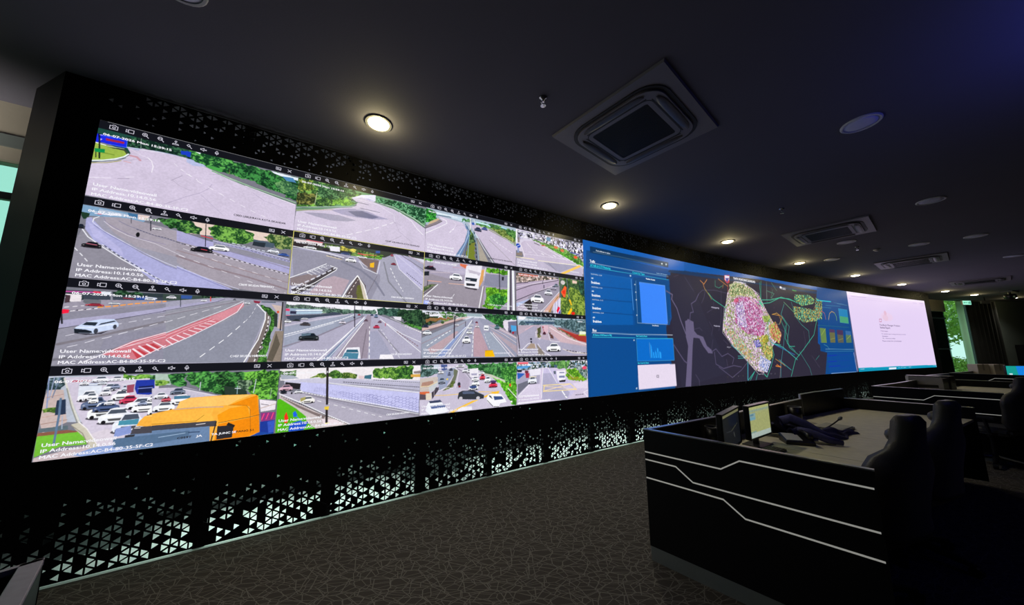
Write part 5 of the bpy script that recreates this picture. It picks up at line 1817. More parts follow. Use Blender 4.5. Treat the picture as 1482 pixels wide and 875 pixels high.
def make_ac(lab, x, y, rz, small=1.0):
    t = thing('air_conditioner', lab, 'air conditioner', (x, y, ZC), rz, 'ceiling cassette air conditioners')
    S1 = 1.08
    m = MB(); v = [(a*S1/2, b*S1/2, -0.002) for a, b in ((-1,-1),(1,-1),(1,1),(-1,1))] + [(a*S1/2*0.985, b*S1/2*0.985, -0.022) for a, b in ((-1,-1),(1,-1),(1,1),(-1,1))]
    m.add(v, [(0,1,5,4),(1,2,6,5),(2,3,7,6),(3,0,4,7),(4,5,6,7)]); obj('face_panel', m, M_SILVERPANEL, t)
    m = ring(MB(), rrect(0.90, 0.90, 0.20), rrect(0.84, 0.84, 0.17), -0.022, -0.030); obj('channel', m, M_GRILLE, t)
    m = ring(MB(), rrect(0.83, 0.83, 0.17), rrect(0.54, 0.54, 0.02), -0.022, -0.044); obj('raised_frame', m, M_SILVERPANEL, t, bevel=0.004, seg=1)
    m = ring(MB(), rrect(0.64, 0.64, 0.07), rrect(0.625, 0.625, 0.065), -0.0435, -0.0455); obj('seam', m, M_GRILLE, t)
    for k in range(4):
        R = Matrix.Rotation(k*math.pi/2, 4, 'Z'); m = MB(); N = 12; v = []
        for i in range(N+1):
            u = -0.29+0.58*i/N; w = 0.036*math.sqrt(max(0, 1-(u/0.295)**4))
            for dy, dz in ((-w, -0.045), (-w*0.3, -0.058), (w, -0.050)): v.append(tuple(R @ Vector((u, 0.365+dy, dz))))
        f = [(3*i+a, 3*i+3+a, 3*i+4+a, 3*i+1+a) for i in range(N) for a in (0, 1)]
        m.add(v, f); obj('flap', m, M_FLAP, t, smooth=True)
        m = MB(); m.box((-0.29, 0.318, -0.0462), (0.29, 0.326, -0.0442), R); obj('slot', m, M_GRILLE, t)
    m = MB().box((-0.27, -0.27, -0.034), (0.27, 0.27, -0.030)); obj('grille_backing', m, M_GRILLE, t)
    m = MB()
    for i in range(30): yy = -0.265+i*0.0183; m.box((-0.268, yy, -0.042), (0.268, yy+0.006, -0.034))
    g = obj('grille_louvres', m, mat('grille_slat', (0.022, 0.022, 0.024), 0.5, noise=(20, .1)), t); g['kind'] = 'stuff'
    return t
make_ac('largest ceiling air conditioner, nearest, with dark square grille and curved flaps', 1.150, 2.752, math.radians(-50))
make_ac('second ceiling air conditioner along the row, beside the pale disc over the map', 5.62, 5.46, math.radians(-53))
make_ac('third ceiling air conditioner along the row, above the web page', 9.50, 7.42, math.radians(-55))
make_ac('fourth and farthest ceiling air conditioner, dark against the purple ceiling', 14.45, 9.72, math.radians(-57))
M_CHROME = mat('chrome', (0.6, 0.62, 0.66), 0.15, 1.0, noise=(20, 0.05))
for (x, y), lb in (((0.262, 2.357), 'chrome sprinkler beside the nearest air conditioner'), ((3.983, 4.484), 'sprinkler above the second air conditioner'), ((7.026, 6.30), 'sprinkler just past the second air conditioner')):
    t = thing('sprinkler', lb, 'sprinkler', (x, y, ZC), 0.5, 'ceiling sprinklers')
    obj('escutcheon', MB().lathe([(0.036, 0), (0.034, -0.006), (0.014, -0.014), (0.010, -0.02)], 16), M_CHROME, t, smooth=True)
    m = MB().tube([(0, 0, -0.015), (0, 0, -0.035)], 0.009); m.tube([(0.014, 0, -0.03), (0.02, 0, -0.045), (0.004, 0, -0.066)], 0.003, 6); m.tube([(-0.014, 0, -0.03), (-0.02, 0, -0.045), (-0.004, 0, -0.066)], 0.003, 6)
    obj('body', m, M_CHROME, t)
    obj('deflector', MB().lathe([(0.002, -0.064), (0.022, -0.068), (0.022, -0.070), (0.002, -0.072)], 16), M_CHROME, t)
# ---- workstation consoles (built once, copied)
CA = (0.993, 2.548); D = (0.68274, -0.73066)
def rel(p): return (p[0]-CA[0], p[1]-CA[1])
PB, PC, PD, PE = rel((1.902, 3.048)), rel((3.463, 4.006)), rel((3.80, 4.20)), rel((4.50, 4.53))
def along(p, u): return (p[0]+D[0]*u, p[1]+D[1]*u)
def make_console(lab):
    t = thing('workstation_console', lab, 'desk', (*CA, 0), 0, 'black control-room consoles')
    o0 = (0.0, 0.0); o1 = along(o0, 1.17)
    obj('side_panel', MB().wall(o0, o1, 0.03, 0.095, 0.893), M_BLACK, t)
    obj('toe_kick', MB().wall(along(o0, 0.004), along(o0, 1.14), 0.03, 0.0, 0.095), mat('toe_kick_metal', (0.30, 0.34, 0.36), 0.35, 0.5, noise=(10, .1)), t)
    # inlay strips in the outer face of the side panel
    n = (-D[1]*-1, D[0]*-1); n = (D[1], -D[0])
    def inlay(pts, w=0.0078):
        m = MB(); q = []
        P = [np.array(p) for p in pts]
        for i, p in enumerate(P):
            d = (P[min(i+1, len(P)-1)]-P[max(i-1, 0)]); d = d/np.hypot(*d); e = np.array([-d[1], d[0]])*w/2; q.append((p-e, p+e))
        v = []
        for a, b in q:
            for s_, z in (a, b):
                for o_ in (0.0, 0.004): x, y = along(o0, s_); v.append((x+n[0]*o_, y+n[1]*o_, z))
        f = []
        for i in range(len(q)-1):
            b = 4*i; f += [(b+1, b+5, b+7, b+3), (b, b+4, b+5, b+1), (b+2, b+3, b+7, b+6), (b, b+2, b+6, b+4)]
        f += [(0, 1, 3, 2), tuple(4*(len(q)-1)+k for k in (0, 2, 3, 1))]
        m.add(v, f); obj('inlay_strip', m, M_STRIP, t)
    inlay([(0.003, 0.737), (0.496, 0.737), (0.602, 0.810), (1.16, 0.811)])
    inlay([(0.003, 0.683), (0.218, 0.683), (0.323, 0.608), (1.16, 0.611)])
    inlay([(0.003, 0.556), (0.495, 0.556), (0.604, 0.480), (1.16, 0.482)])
    obj('edge_cap', MB().wall(o0, o1, 0.03, 0.893, 0.900), M_CAP, t)
    o0b = (o0[0]+0.0102, o0[1]+0.006)
    for p, q, z in ((o0b, PB, 0.9), (PB, PC, 0.9), (PC, PD, 0.95), (PD, PE, 0.95)):
        obj('back_panel', MB().wall(p, q, -0.03, 0.05, z-0.007), M_BLACK, t)
        obj('edge_cap', MB().wall(p, q, -0.03, z-0.007, z), M_CAP, t)
    obj('corner_post', MB().wall((PC[0]-0.008, PC[1]-0.035), (PC[0]+0.010, PC[1]-0.03), 0.02, 0.05, 0.95), M_CAP, t)
    e1 = along(PE, 1.05)
    obj('side_panel', MB().wall(PE, e1, -0.03, 0.05, 0.823), M_BLACK, t); obj('edge_cap', MB().wall(PE, e1, -0.03, 0.823, 0.83), M_CAP, t)
    # worktop in four boards with narrow seams between them
    ins = 0.032; e = (0.8556, 0.5176)
    def edge(p, q, f): return (p[0]+(q[0]-p[0])*f, p[1]+(q[1]-p[1])*f)
    backs = [o0, PB, edge(PB, PC, 0.5), PC, PE]
    for i in range(4):
        a, b2 = backs[i], backs[i+1]; g = 0.003
        a_ = (a[0]+e[0]*(ins if i == 0 else g)+D[0]*0.034, a[1]+e[1]*(ins if i == 0 else g)+D[1]*0.034); b_ = (b2[0]-e[0]*(ins if i == 3 else g)+D[0]*0.034, b2[1]-e[1]*(ins if i == 3 else g)+D[1]*0.034)
        dep = 1.08 if i < 3 else 1.0
        if i == 3: a_ = (a_[0]+0.0, a_[1]-0.02)
        obj('worktop_board', MB().prism([along(a_, dep-(0.04 if i == 0 else 0)), along(b_, dep), b_, a_], 0.672, 0.70), M_TOP, t)
        c1 = along(a_, 0.15); c2 = along(a_, 0.75)
        obj('pedestal', MB().wall((c1[0]+e[0]*0.25, c1[1]+e[1]*0.25), (c2[0]+e[0]*0.25, c2[1]+e[1]*0.25), 0.03, 0.0, 0.672), M_BLACK, t)
    return t
console = make_console('nearest black console with three pale inlay strips and monitors on it')
A2 = (5.725, 5.255); A3 = (10.46, 7.85)
dup(console, (*A2, 0), math.radians(-3.2), 'second black console, farther along, with a grey printer on it')
dup(console, (*A3, 0), math.radians(-6.0), 'far black console with cartons and a blue monitor standing on it')
M_EDGE = mat('lavender_grey_edge', (0.33, 0.31, 0.38), 0.5, noise=(40, 0.2))
t = thing('partition', 'corner of a low grey-edged partition at the lower corner of the picture', 'partition', (-1.380, 1.043, 0), 0)
obj('long_panel', MB().wall((0, 0), (0.80, -0.72), -0.04, 0, 0.885), M_BLACK, t)
obj('short_panel', MB().wall((-0.45, -0.60), (0, 0), -0.02, 0, 0.885), M_BLACK, t)
obj('long_cap', MB().wall((0.0, 0.0), (0.80, -0.72), -0.042, 0.885, 0.90), M_EDGE, t, bevel=0.002, seg=1)
obj('short_cap', MB().wall((-0.45, -0.60), (0, 0), -0.016, 0.885, 0.90), M_EDGE, t)
# ---- things on the nearest console
def make_monitor(lab, l, r, z0, z1, draw, group, foot=True):
    """screen from plan point l to r, seen from the side where l is on the left hand"""
    cx, cy = (l[0]+r[0])/2, (l[1]+r[1])/2; w = math.hypot(r[0]-l[0], r[1]-l[1]); a = math.atan2(r[1]-l[1], r[0]-l[0])
    t = thing('monitor', lab, 'monitor', (cx, cy, 0.70), a, group); h = z1-z0; b = z0-0.70
    obj('casing', MB().box((-w/2, 0.0, b), (w/2, 0.035, b+h)), M_DKPLASTIC, t, bevel=0.004, seg=1)
    bz = ring(MB(), [(-w/2, b), (w/2, b), (w/2, b+h), (-w/2, b+h)], [(-w/2+.012, b+.014), (w/2-.012, b+.014), (w/2-.012, b+h-.012), (-w/2+.012, b+h-.012)], 0, 0)
    bz = MB()
    for p in (((-w/2, -0.006, b), (w/2, 0, b+0.014)), ((-w/2, -0.006, b+h-0.012), (w/2, 0, b+h)), ((-w/2, -0.006, b+.014), (-w/2+.012, 0, b+h-.012)), ((w/2-.012, -0.006, b+.014), (w/2, 0, b+h-.012))): bz.box(*p)
    obj('bezel', bz, M_DKPLASTIC, t)
    obj('top_edge', MB().box((-w/2, -0.007, b+h), (w/2, 0.03, b+h+0.002)), M_CAP, t)
    cvm = Canvas((w-.024)*1000, (h-.026)*1000, 1.6, '202020', 3); draw(cvm, (w-.024)*1000, (h-.026)*1000); im = np.clip(cvm.out(1), 0, 1)
    H, Wd = im.shape[:2]; X = np.linspace(-w/2+.012, w/2-.012, Wd); Z = np.linspace(b+h-.012, b+.014, H); P = np.empty((H, Wd, 3)); P[..., 0] = X; P[..., 1] = -0.001; P[..., 2] = Z[:, None]
    link('screen', grid_mesh('screen', P, lin(im)), ms, t)
    if foot:
        obj('stand', MB().box((-0.025, 0.03, 0.006), (0.025, 0.06, b+h*0.5)), M_DKPLASTIC, t, bevel=0.003, seg=1)
        obj('foot', MB().box((-0.11, -0.04, 0.0), (0.11, 0.11, 0.008)), M_DKPLASTIC, t, bevel=0.003, seg=1)
    return t
def scr_dash(c, w, h):
    P = lambda a, b, d, e, col: c.fill([(a*w, b*h), (d*w, b*h), (d*w, e*h), (a*w, e*h)], col)
    P(0, 0, 1, 1, '9ca06a'); P(0, 0, 1, .10, 'a6aa70'); P(0, .10, 1, .17, '8a9a84'); P(.03, .2, .3, .44, '7f9a98'); P(.05, .24, .22, .3, '5a8090')
    P(.03, .34, .26, .42, '6a98a8'); P(.03, .20, .98, .215, '98a07c'); P(0, .84, 1, 1, 'a2b0a8'); P(0, .80, .28, .84, '7a9488')
    c.a *= (1+0.10*(c.n1-0.5))[..., None]
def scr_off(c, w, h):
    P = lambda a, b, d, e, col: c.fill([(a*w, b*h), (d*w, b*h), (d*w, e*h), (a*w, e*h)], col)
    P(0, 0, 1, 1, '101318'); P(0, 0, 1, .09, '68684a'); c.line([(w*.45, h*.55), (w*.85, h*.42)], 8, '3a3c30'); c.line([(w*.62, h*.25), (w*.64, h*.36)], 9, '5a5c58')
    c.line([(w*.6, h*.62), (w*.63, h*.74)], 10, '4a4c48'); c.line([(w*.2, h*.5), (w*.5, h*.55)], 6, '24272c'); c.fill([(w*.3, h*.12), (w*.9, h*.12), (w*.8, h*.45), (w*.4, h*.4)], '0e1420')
make_monitor('monitor with a pale yellow page on the nearest console', (1.906, 2.70), (2.259, 2.931), 0.766, 1.033, scr_dash, 'monitors on the nearest console')
make_monitor('dark-screened monitor next to the yellow-paged one, turned away', (1.467, 2.35), (1.83, 2.70), 0.76, 1.036, scr_off, 'monitors on the nearest console')
def scr_blue(c, w, h):
    c.fill([(0, 0), (w, 0), (w, h), (0, h)], '1880e0'); c.fill([(0, 0), (w*.22, 0), (w*.24, h), (0, h)], '189a90'); c.fill([(w*.05, h*.75), (w*.12, h*.75), (w*.12, h), (w*.05, h)], 'd0e8f0')
make_monitor('bright blue and teal monitor on the far console', (11.98, 7.95), (12.85, 7.75), 0.80, 1.06, scr_blue, 'monitors on the far console')
# keyboard
def make_keyboard(lab, loc, rz):
    t = thing('keyboard', lab, 'keyboard', loc, rz); obj('case', MB().box((-0.17, -0.06, 0), (0.17, 0.06, 0.014)), M_DKPLASTIC, t, bevel=0.003, seg=1)
    m = MB()
    for r in range(5):
        for c_ in range(15): m.box((-0.16+c_*0.0214, -0.05+r*0.0205, 0.014), (-0.142+c_*0.0214, -0.034+r*0.0205, 0.019))
    g = obj('keys', m, mat('key_plastic', (0.03, 0.03, 0.035), 0.5, noise=(40, .1)), t); g['kind'] = 'stuff'
make_keyboard('black keyboard lying in front of the yellow-paged monitor', (1.98, 2.62, 0.70), math.radians(33))
# pen pot with a metal rim, by the dark monitor
t = thing('storage_tin', 'dark round tin with a metal rim behind the dark monitor', 'tin', (1.67, 2.80, 0.70))
obj('body', MB().lathe([(0.055, 0), (0.058, 0.15), (0.054, 0.15), (0.05, 0.01)], 20), M_DKPLASTIC, t, smooth=True); obj('rim', MB().lathe([(0.054, 0.15), (0.060, 0.15), (0.060, 0.157), (0.054, 0.157)], 20, cap=False), M_CAP, t)
t = thing('storage_tin', 'dark tin against the back panel beyond the yellow-paged monitor', 'tin', (3.10, 3.66, 0.70))
obj('body', MB().lathe([(0.06, 0), (0.06, 0.16), (0.054, 0.16), (0.05, 0.01)], 20), M_DKPLASTIC, t, smooth=True); obj('rim', MB().lathe([(0.054, 0.16), (0.062, 0.16), (0.062, 0.166), (0.054, 0.166)], 20, cap=False), M_CAP, t)
# telephone: dark wedge with a pale top, its handset, and the white cable that runs to it
t = thing('desk_phone', 'dark desk phone with a pale top under the crumpled jacket', 'telephone', (2.42, 2.87, 0.70), math.radians(-20))
m = MB().add([(-.10,-.07,0),(.10,-.07,0),(.10,.08,0),(-.10,.08,0),(-.10,-.07,.03),(.10,-.07,.03),(.10,.08,.065),(-.10,.08,.065)], [(3,2,1,0),(4,5,6,7),(0,1,5,4),(1,2,6,5),(2,3,7,6),(3,0,4,7)])
obj('base', m, M_DKPLASTIC, t, bevel=0.004, seg=1)
obj('keypad_plate', MB().add([(-.09,-.055,.0345),(.02,-.055,.0345),(.02,.065,.0630),(-.09,.065,.0630),(-.09,-.055,.037),(.02,-.055,.037),(.02,.065,.0655),(-.09,.065,.0655)], [(4,5,6,7),(0,1,5,4),(1,2,6,5),(2,3,7,6),(3,0,4,7)]), M_WHITE, t)
obj('handset', MB().tube([(0.06, -0.085, 0.075), (0.06, -0.03, 0.085), (0.06, 0.04, 0.088), (0.06, 0.09, 0.082)], [0.022, 0.014, 0.014, 0.022], 10), M_DKPLASTIC, t, smooth=True)
o = obj('cable', MB().tube([(2.33, 3.09, 0.708), (2.41, 3.10, 0.708), (2.46, 3.07, 0.708), (2.47, 3.01, 0.709), (2.465, 2.97, 0.712)], 0.006, 8), M_WHITE, smooth=True)
o['label'] = 'thin white cable curving from the yellow-paged monitor to the phone'; o['category'] = 'cable'
# crumpled navy jacket: folded body, two sleeves
M_NAVY = mat('navy_cloth', (0.03, 0.03, 0.10), 0.8, noise=(18, 0.4), bump=(45, 0.6))
M_NAVY2 = mat('navy_sleeve_cloth', (0.06, 0.06, 0.19), 0.75, noise=(18, 0.3), bump=(45, 0.6))
t = thing('jacket', 'crumpled navy jacket heaped on the nearest console', 'jacket', (2.70, 2.97, 0.70))
rg = np.random.RandomState(4); NU, NV = 46, 26
U, Vv = np.meshgrid(np.linspace(0, 1, NU), np.linspace(0, 1, NV)); ax = np.array([-0.30, 0.02]); bx = np.array([0.52, 0.20])
wid = 0.15*(1-0.55*U)*(1+0.25*np.sin(U*13)); X = ax[0]+(bx[0]-ax[0])*U+(Vv-0.5)*wid*0.7; Y = ax[1]+(bx[1]-ax[1])*U-(Vv-0.5)*wid*1.6+0.03*np.sin(U*8)
hgt = (0.15*(1-U)**1.3+0.03)*np.sin(np.pi*Vv)**0.6*(0.75+0.25*np.sin(U*17+Vv*6)+0.22*np.sin(Vv*19-U*9)); Z = np.maximum(hgt, 0)+0.003
P = np.stack([X, Y, Z], -1); link('body', grid_mesh('body', P), M_NAVY, t, smooth=True)
obj('sleeve', MB().tube([(-0.28, 0.06, 0.15), (-0.20, 0.04, 0.17), (-0.12, -0.02, 0.13), (-0.05, -0.08, 0.07), (0.0, -0.13, 0.035)], [0.035, 0.045, 0.04, 0.036, 0.03], 12), M_NAVY2, t, smooth=True)
obj('sleeve', MB().tube([(-0.2, -0.02, 0.09), (-0.14, -0.08, 0.08), (-0.06, -0.15, 0.04), (0.02, -0.19, 0.025)], [0.03, 0.034, 0.03, 0.02], 12), M_NAVY2, t, smooth=True)
obj('belt', MB().tube([(-0.25, 0.03, 0.16), (-0.14, -0.06, 0.09), (-0.08, -0.13, 0.03), (-0.02, -0.17, 0.012)], 0.009, 8), M_DKPLASTIC, t)
t = thing('desk_microphone', 'thin black gooseneck microphone leaning over the jacket', 'microphone', (2.95, 3.20, 0.70))
obj('base', MB().box((-0.06, -0.06, 0), (0.06, 0.06, 0.03)), M_DKPLASTIC, t, bevel=0.006, seg=1); obj('stem', MB().tube([(0, 0, 0.03), (0.08, 0.02, 0.05), (0.18, 0.06, 0.075), (0.27, 0.10, 0.10)], 0.006, 8), M_DKPLASTIC, t)
obj('head', MB().tube([(0.27, 0.10, 0.10), (0.30, 0.115, 0.108), (0.325, 0.13, 0.115)], [0.01, 0.016, 0.012], 10), M_GREYCAB, t)
t = thing('document_tray', 'pale shallow paper tray behind the jacket', 'tray', (3.22, 3.36, 0.70), math.radians(30))
obj('tray', MB().box((-0.16, -0.11, 0), (0.16, 0.11, 0.02)), M_DKPLASTIC, t); obj('paper', MB().box((-0.15, -0.10, 0.02), (0.15, 0.10, 0.026)), mat('cream_paper', (0.5, 0.48, 0.38), 0.8, noise=(20, .05)), t)
# ---- things on the farther consoles
t = thing('printer', 'grey printer with a dark paper slot on the second console', 'printer', (7.78, 6.22, 0.70), math.radians(-44))
obj('body', MB().box((-0.20, -0.16, 0), (0.20, 0.16, 0.26)), mat('printer_grey', (0.38, 0.38, 0.40), 0.6, noise=(20, .1)), t, bevel=0.01, seg=2)
obj('paper_slot', MB().box((-0.14, -0.164, 0.07), (0.14, -0.158, 0.12)), M_DKPLASTIC, t); obj('lid', MB().box((-0.19, -0.14, 0.26), (0.19, 0.14, 0.275)), M_DKPLASTIC, t, bevel=0.004, seg=1)
for k, (x, y, w_, h_, lb) in enumerate(((8.15, 6.34, 0.26, 0.22, 'black equipment box close beside the grey printer'), (8.45, 6.45, 0.22, 0.25, 'black equipment box at the outer end of the stack beside the printer'))):
    t = thing('equipment_box', lb, 'box', (x, y, 0.70), math.radians(20), 'black boxes beside the printer'); obj('case', MB().box((-w_/2, -0.12, 0), (w_/2, 0.12, h_)), M_DKPLASTIC, t, bevel=0.008, seg=1)
    obj('front_plate', MB().box((-w_/2+.03, -0.124, 0.04), (w_/2-.03, -0.118, 0.12)), M_GREYCAB, t)
t = thing('desk_phone', 'desk phone with a glowing red lamp on the far console', 'telephone', (10.9, 7.62, 0.70), 0.3)
obj('base', MB().box((-.1, -.08, 0), (.1, .08, .05)), M_DKPLASTIC, t, bevel=0.006, seg=1); obj('lamp', MB().lathe([(0.02, 0.05), (0.02, 0.075), (0.008, 0.085)], 12), mat('red_lamp', (0.6, 0.05, 0.03), 0.4, emit=(1, 0.12, 0.06), es=4), t)
M_CARTON = mat('beige_card', (0.52, 0.47, 0.36), 0.8, noise=(10, 0.1))
for k, (x, y, lb) in enumerate(((12.00, 8.42, 'beige carton on the far console, the one nearer the curtains'), (12.29, 8.33, 'beige carton on the far console, the one nearer the blue monitor'))):
    t = thing('carton', lb, 'box', (x, y, 0.70), math.radians(-4), 'beige cartons on the far console'); obj('body', MB().box((-0.135, -0.1, 0), (0.135, 0.1, 0.37)), M_CARTON, t, bevel=0.004, seg=1); obj('tape', MB().box((-0.02, -0.103, 0.22), (0.02, -0.099, 0.372)), mat('carton_tape', (0.3, 0.27, 0.2), 0.4, noise=(10, .1)), t)
t = thing('paper_stack', 'low pale stack of paper beside the beige cartons', 'paper', (11.35, 8.35, 0.70), 0.1); obj('sheets', MB().box((-0.15, -0.1, 0), (0.15, 0.1, 0.07)), mat('cream_paper', (0.5, 0.48, 0.38), 0.8), t)
# ---- gaming-style chairs with winged backs
def make_chair(lab, loc, rz, top=1.13):
    t = thing('desk_chair', lab, 'chair', loc, rz, 'black winged desk chairs'); z0 = 0.47
    prof = [(0.0, 0.20), (0.05, 0.225), (0.14, 0.235), (0.24, 0.225), (0.34, 0.235), (0.42, 0.265), (0.48, 0.275), (0.54, 0.255), (0.60, 0.205), (0.66, 0.145), (0.72, 0.105), (0.80, 0.095), (0.86, 0.092), (0.895, 0.080), (0.905, 0.055)]
    s_ = (top-z0)/0.905; NW = 10; V = []
    lean = lambda h: 0.10*h
    for side in (0, 1):
        for h, w in prof:
            for i in range(NW+1):
                u = -1+2*i/NW; z = z0+h*s_; ed = abs(u)**3
                th = 0.045*(1-0.55*abs(u)**5)*(1 if h < 0.88 else 0.6); wing = -0.055*ed*(1 if 0.1 < h < 0.62 else 0.35)
                y = lean(h) + (th if side else -th) + wing; V.append((u*w, y, z))
    n = NW+1; k = len(prof); F = []
    for side in (0, 1):
        b = side*n*k
        for j in range(k-1):
            for i in range(NW): F.append((b+j*n+i, b+j*n+i+1, b+(j+1)*n+i+1, b+(j+1)*n+i))
    for j in range(k-1):
        for i in (0, NW): F.append((j*n+i, (j+1)*n+i, n*k+(j+1)*n+i, n*k+j*n+i))
    for j in (0, k-1):
        for i in range(NW): F.append((j*n+i, j*n+i+1, n*k+j*n+i+1, n*k+j*n+i))
    obj('backrest', MB().add(V, F), M_LEATHER, t, smooth=True)
    obj('head_pillow', MB().tube([(-0.07, 0.035, top-0.12), (-0.035, 0.028, top-0.12), (0.035, 0.028, top-0.12), (0.07, 0.035, top-0.12)], [0.02, 0.04, 0.04, 0.02], 12), M_LEATHER, t, smooth=True)
    obj('seat', MB().box((-0.25, -0.50, 0.40), (0.25, 0.0, 0.50)), M_LEATHER, t, bevel=0.035, seg=3)
    for sx in (-1, 1):
        m = MB().tube([(sx*0.27, -0.10, 0.42), (sx*0.31, -0.14, 0.44), (sx*0.31, -0.16, 0.60)], 0.018, 8); obj('arm_post', m, M_DKPLASTIC, t)
        obj('armrest', MB().box((sx*0.31-0.04, -0.32, 0.60), (sx*0.31+0.04, -0.06, 0.635)), M_DKPLASTIC, t, bevel=0.012, seg=2)
    obj('gas_column', MB().lathe([(0.045, 0.38), (0.045, 0.34), (0.025, 0.33), (0.025, 0.12), (0.04, 0.11), (0.04, 0.07)], 14, 0, -0.24), M_DKPLASTIC, t)
    for i in range(5):
        a = i*2*math.pi/5+0.3; ex, ey = 0.31*math.cos(a), -0.24+0.31*math.sin(a)
        lg_ = obj('leg', MB().tube([(0, -0.24, 0.10), (ex, ey, 0.065)], [0.03, 0.018], 8), M_DKPLASTIC, t)
        obj('caster', MB().tube([(ex-0.02*math.sin(a), ey+0.02*math.cos(a), 0.03), (ex+0.02*math.sin(a), ey-0.02*math.cos(a), 0.03)], 0.03, 12), M_DKPLASTIC, lg_)
    return t
ch = make_chair('black chair with winged back nearest the end of the first console', (2.17, 1.93, 0), math.radians(197))
dup(ch, (3.04, 2.42, 0), math.radians(200), 'second black winged chair, behind the nearest one at the same console')
dup(ch, (6.34, 4.18, 0), math.radians(195), 'black winged chair at the second console, by the edge of the picture')
# ---- far end of the room: curtains, exit sign, wall cabinet, camera
M_CURT = mat('dark_curtain', (0.018, 0.02, 0.022), 0.9, noise=(5, 0.3)); M_CURT2 = mat('sheer_pale_curtain', (0.62, 0.75, 0.58), 0.9, noise=(5, 0.1))
nt = M_CURT2.node_tree; tl = nt.nodes.new('ShaderNodeBsdfTranslucent'); tl.inputs['Color'].default_value = (0.75, 0.88, 0.66, 1); mx = nt.nodes.new('ShaderNodeMixShader'); mx.inputs[0].default_value = 0.7
nt.links.new(nt.nodes['Principled BSDF'].outputs[0], mx.inputs[1]); nt.links.new(tl.outputs[0], mx.inputs[2]); nt.links.new(mx.outputs[0], nt.nodes['Material Output'].inputs['Surface'])
def curtain(lab, p, q, folds, m, z0=0.02, z1=3.42, amp=0.05):
    t = thing('curtain', lab, 'curtain', (p[0], p[1], 0), 0, 'curtains at the far end'); n = folds*8; dx, dy = q[0]-p[0], q[1]-p[1]; L = math.hypot(dx, dy); nx, ny = -dy/L, dx/L
    u = np.linspace(0, 1, n); X = dx*u+nx*amp*np.sin(u*folds*2*math.pi); Y = dy*u+ny*amp*np.sin(u*folds*2*math.pi); Z = np.linspace(z1, z0, 5)
    P = np.empty((5, n, 3)); P[..., 0] = X; P[..., 1] = Y; P[..., 2] = Z[:, None]; link('cloth', grid_mesh('cloth', P), m, t, smooth=True)
    obj('rail', MB().tube([(0, 0, z1+0.02), (dx, dy, z1+0.02)], 0.015, 8), M_DKPLASTIC, t)
curtain('wide dark curtain hanging under the exit sign at the far end', (19.05, 13.35), (20.65, 13.6), 7, M_CURT)
curtain('narrow pale curtain edge beside the tall window', (18.72, 13.42), (18.95, 13.36), 1, M_CURT2, amp=0.03)
t = thing('exit_sign', 'lit green and white exit sign at the far end', 'sign', (18.55, 12.95, 3.30), math.radians(5))
obj('housing', MB().box((-0.2, 0, -0.09), (0.2, 0.05, 0.09)), M_WHITE, t, bevel=0.004, seg=1)
obj('face', MB().box((-0.19, -0.004, -0.08), (0.19, 0.0, 0.08)), mat('exit_face', (0.3, 0.6, 0.5), 0.5, emit=(0.32, 0.86, 0.66), es=1.0), t)
m = MB(); m.box((-0.14, -0.006, -0.012), (0.02, -0.004, 0.012)); m.add([(-0.17, -0.006, 0), (-0.12, -0.006, 0.04), (-0.12, -0.006, -0.04)], [(0, 1, 2)]); m.lathe([(0.02, -0.004), (0.001, -0.0045)], 10); m.box((0.06, -0.006, -0.04), (0.10, -0.004, 0.03)); m.box((0.12, -0.006, -0.05), (0.16, -0.004, 0.05))
obj('pictogram', m, mat('exit_green', (0.02, 0.22, 0.12), 0.5, emit=(0.05, 0.35, 0.22), es=0.6), t)
t = thing('unlit_sign', 'small unlit grey sign box beside the exit sign', 'sign', (19.4, 13.0, 3.33), 0.0); obj('housing', MB().box((-0.17, 0, -0.06), (0.17, 0.05, 0.06)), mat('grey_sign_plastic', (0.2, 0.2, 0.22), 0.6, noise=(10, .1)), t, bevel=0.004, seg=1); obj('bracket', MB().box((-0.01, 0.01, 0.06), (0.01, 0.03, ZC-3.33)), M_DKPLASTIC, t)
t = thing('ceiling_camera', 'ceiling camera on a pale plate near the far corner', 'camera', (18.4, 11.7, ZC), 0.4)
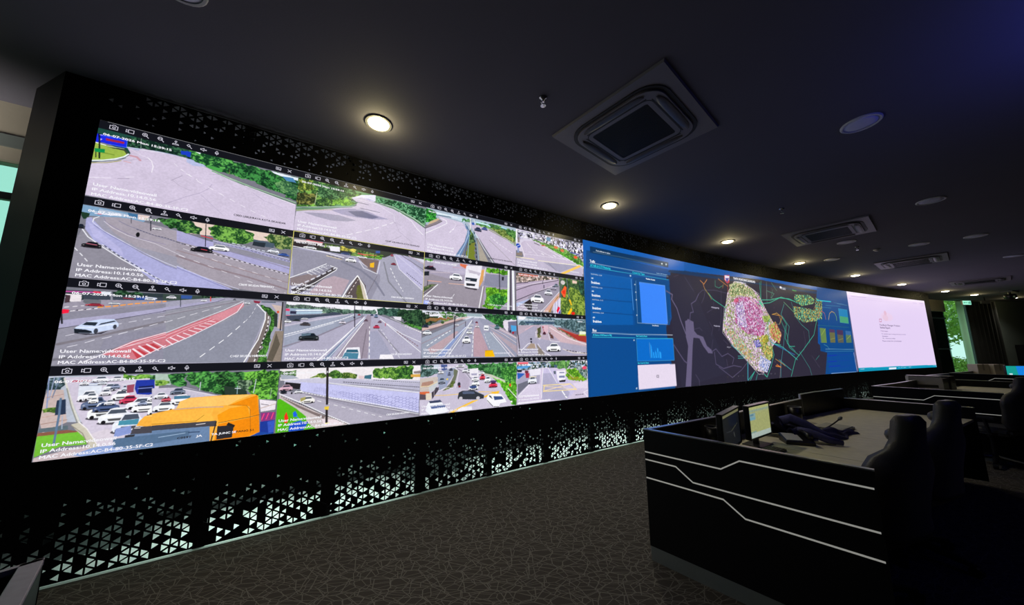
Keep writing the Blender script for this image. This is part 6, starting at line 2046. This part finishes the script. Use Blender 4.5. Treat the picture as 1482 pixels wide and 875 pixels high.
obj('plate', MB().box((-0.42, -0.14, -0.03), (0.36, 0.14, 0)), mat('grey_sign_plastic', (0.2, 0.2, 0.22), 0.6), t, bevel=0.008, seg=1); obj('neck', MB().tube([(0, 0, -0.03), (0, 0, -0.12)], 0.04, 10), M_DKPLASTIC, t)
obj('dome', MB().lathe([(0.12, -0.10), (0.15, -0.16), (0.13, -0.24), (0.07, -0.29), (0.01, -0.30)], 20), M_DKPLASTIC, t, smooth=True); obj('lens', MB().tube([(-0.10, -0.10, -0.2), (-0.15, -0.15, -0.21)], 0.04, 12), M_STEEL, t)
t = thing('wall_cabinet', 'dark wall cabinet with a pale shelf line on the far wall', 'cabinet', (23.6, 14.1, 0.85), math.radians(5))
obj('carcass', MB().box((-1.6, 0, 0), (1.6, 0.2, 0.75)), M_BLACK, t); obj('shelf', MB().box((-1.6, -0.03, 0.36), (1.6, 0.0, 0.375)), M_GREYCAB, t)
for i in range(4): obj('door', MB().box((-1.58+i*0.8, -0.02, 0.02), (-0.82+i*0.8, -0.002, 0.34)), M_DKPLASTIC, t)

t = thing('smoke_detector', 'tiny white detector between the second and third air conditioners', 'detector', (7.62, 6.47, ZC))
obj('base', MB().lathe([(0.05, 0), (0.055, -0.012), (0.05, -0.02)], 18), M_WHITE, t, smooth=True); obj('chamber', MB().lathe([(0.038, -0.02), (0.036, -0.035), (0.02, -0.042)], 18), M_WHITE, t, smooth=True)

t = thing('blue_lamp_housing', 'made-up housing of the unseen blue lamp beyond the frame', 'lamp', (3.9, 0.8, 2.75))  # body added to carry the unseen blue lamp
obj('can', MB().lathe([(0.10, 0.0), (0.16, 0.02), (0.17, 0.08), (0.15, 0.09), (0.13, 0.03), (0.05, 0.02)], 20), M_DKPLASTIC, t)
obj('stem', MB().tube([(0.19, 0, 0.04), (0.19, 0, ZC-2.75)], 0.012, 8), M_DKPLASTIC, t); obj('arm', MB().tube([(0.16, 0, 0.04), (0.2, 0, 0.04)], 0.012, 8), M_DKPLASTIC, t)
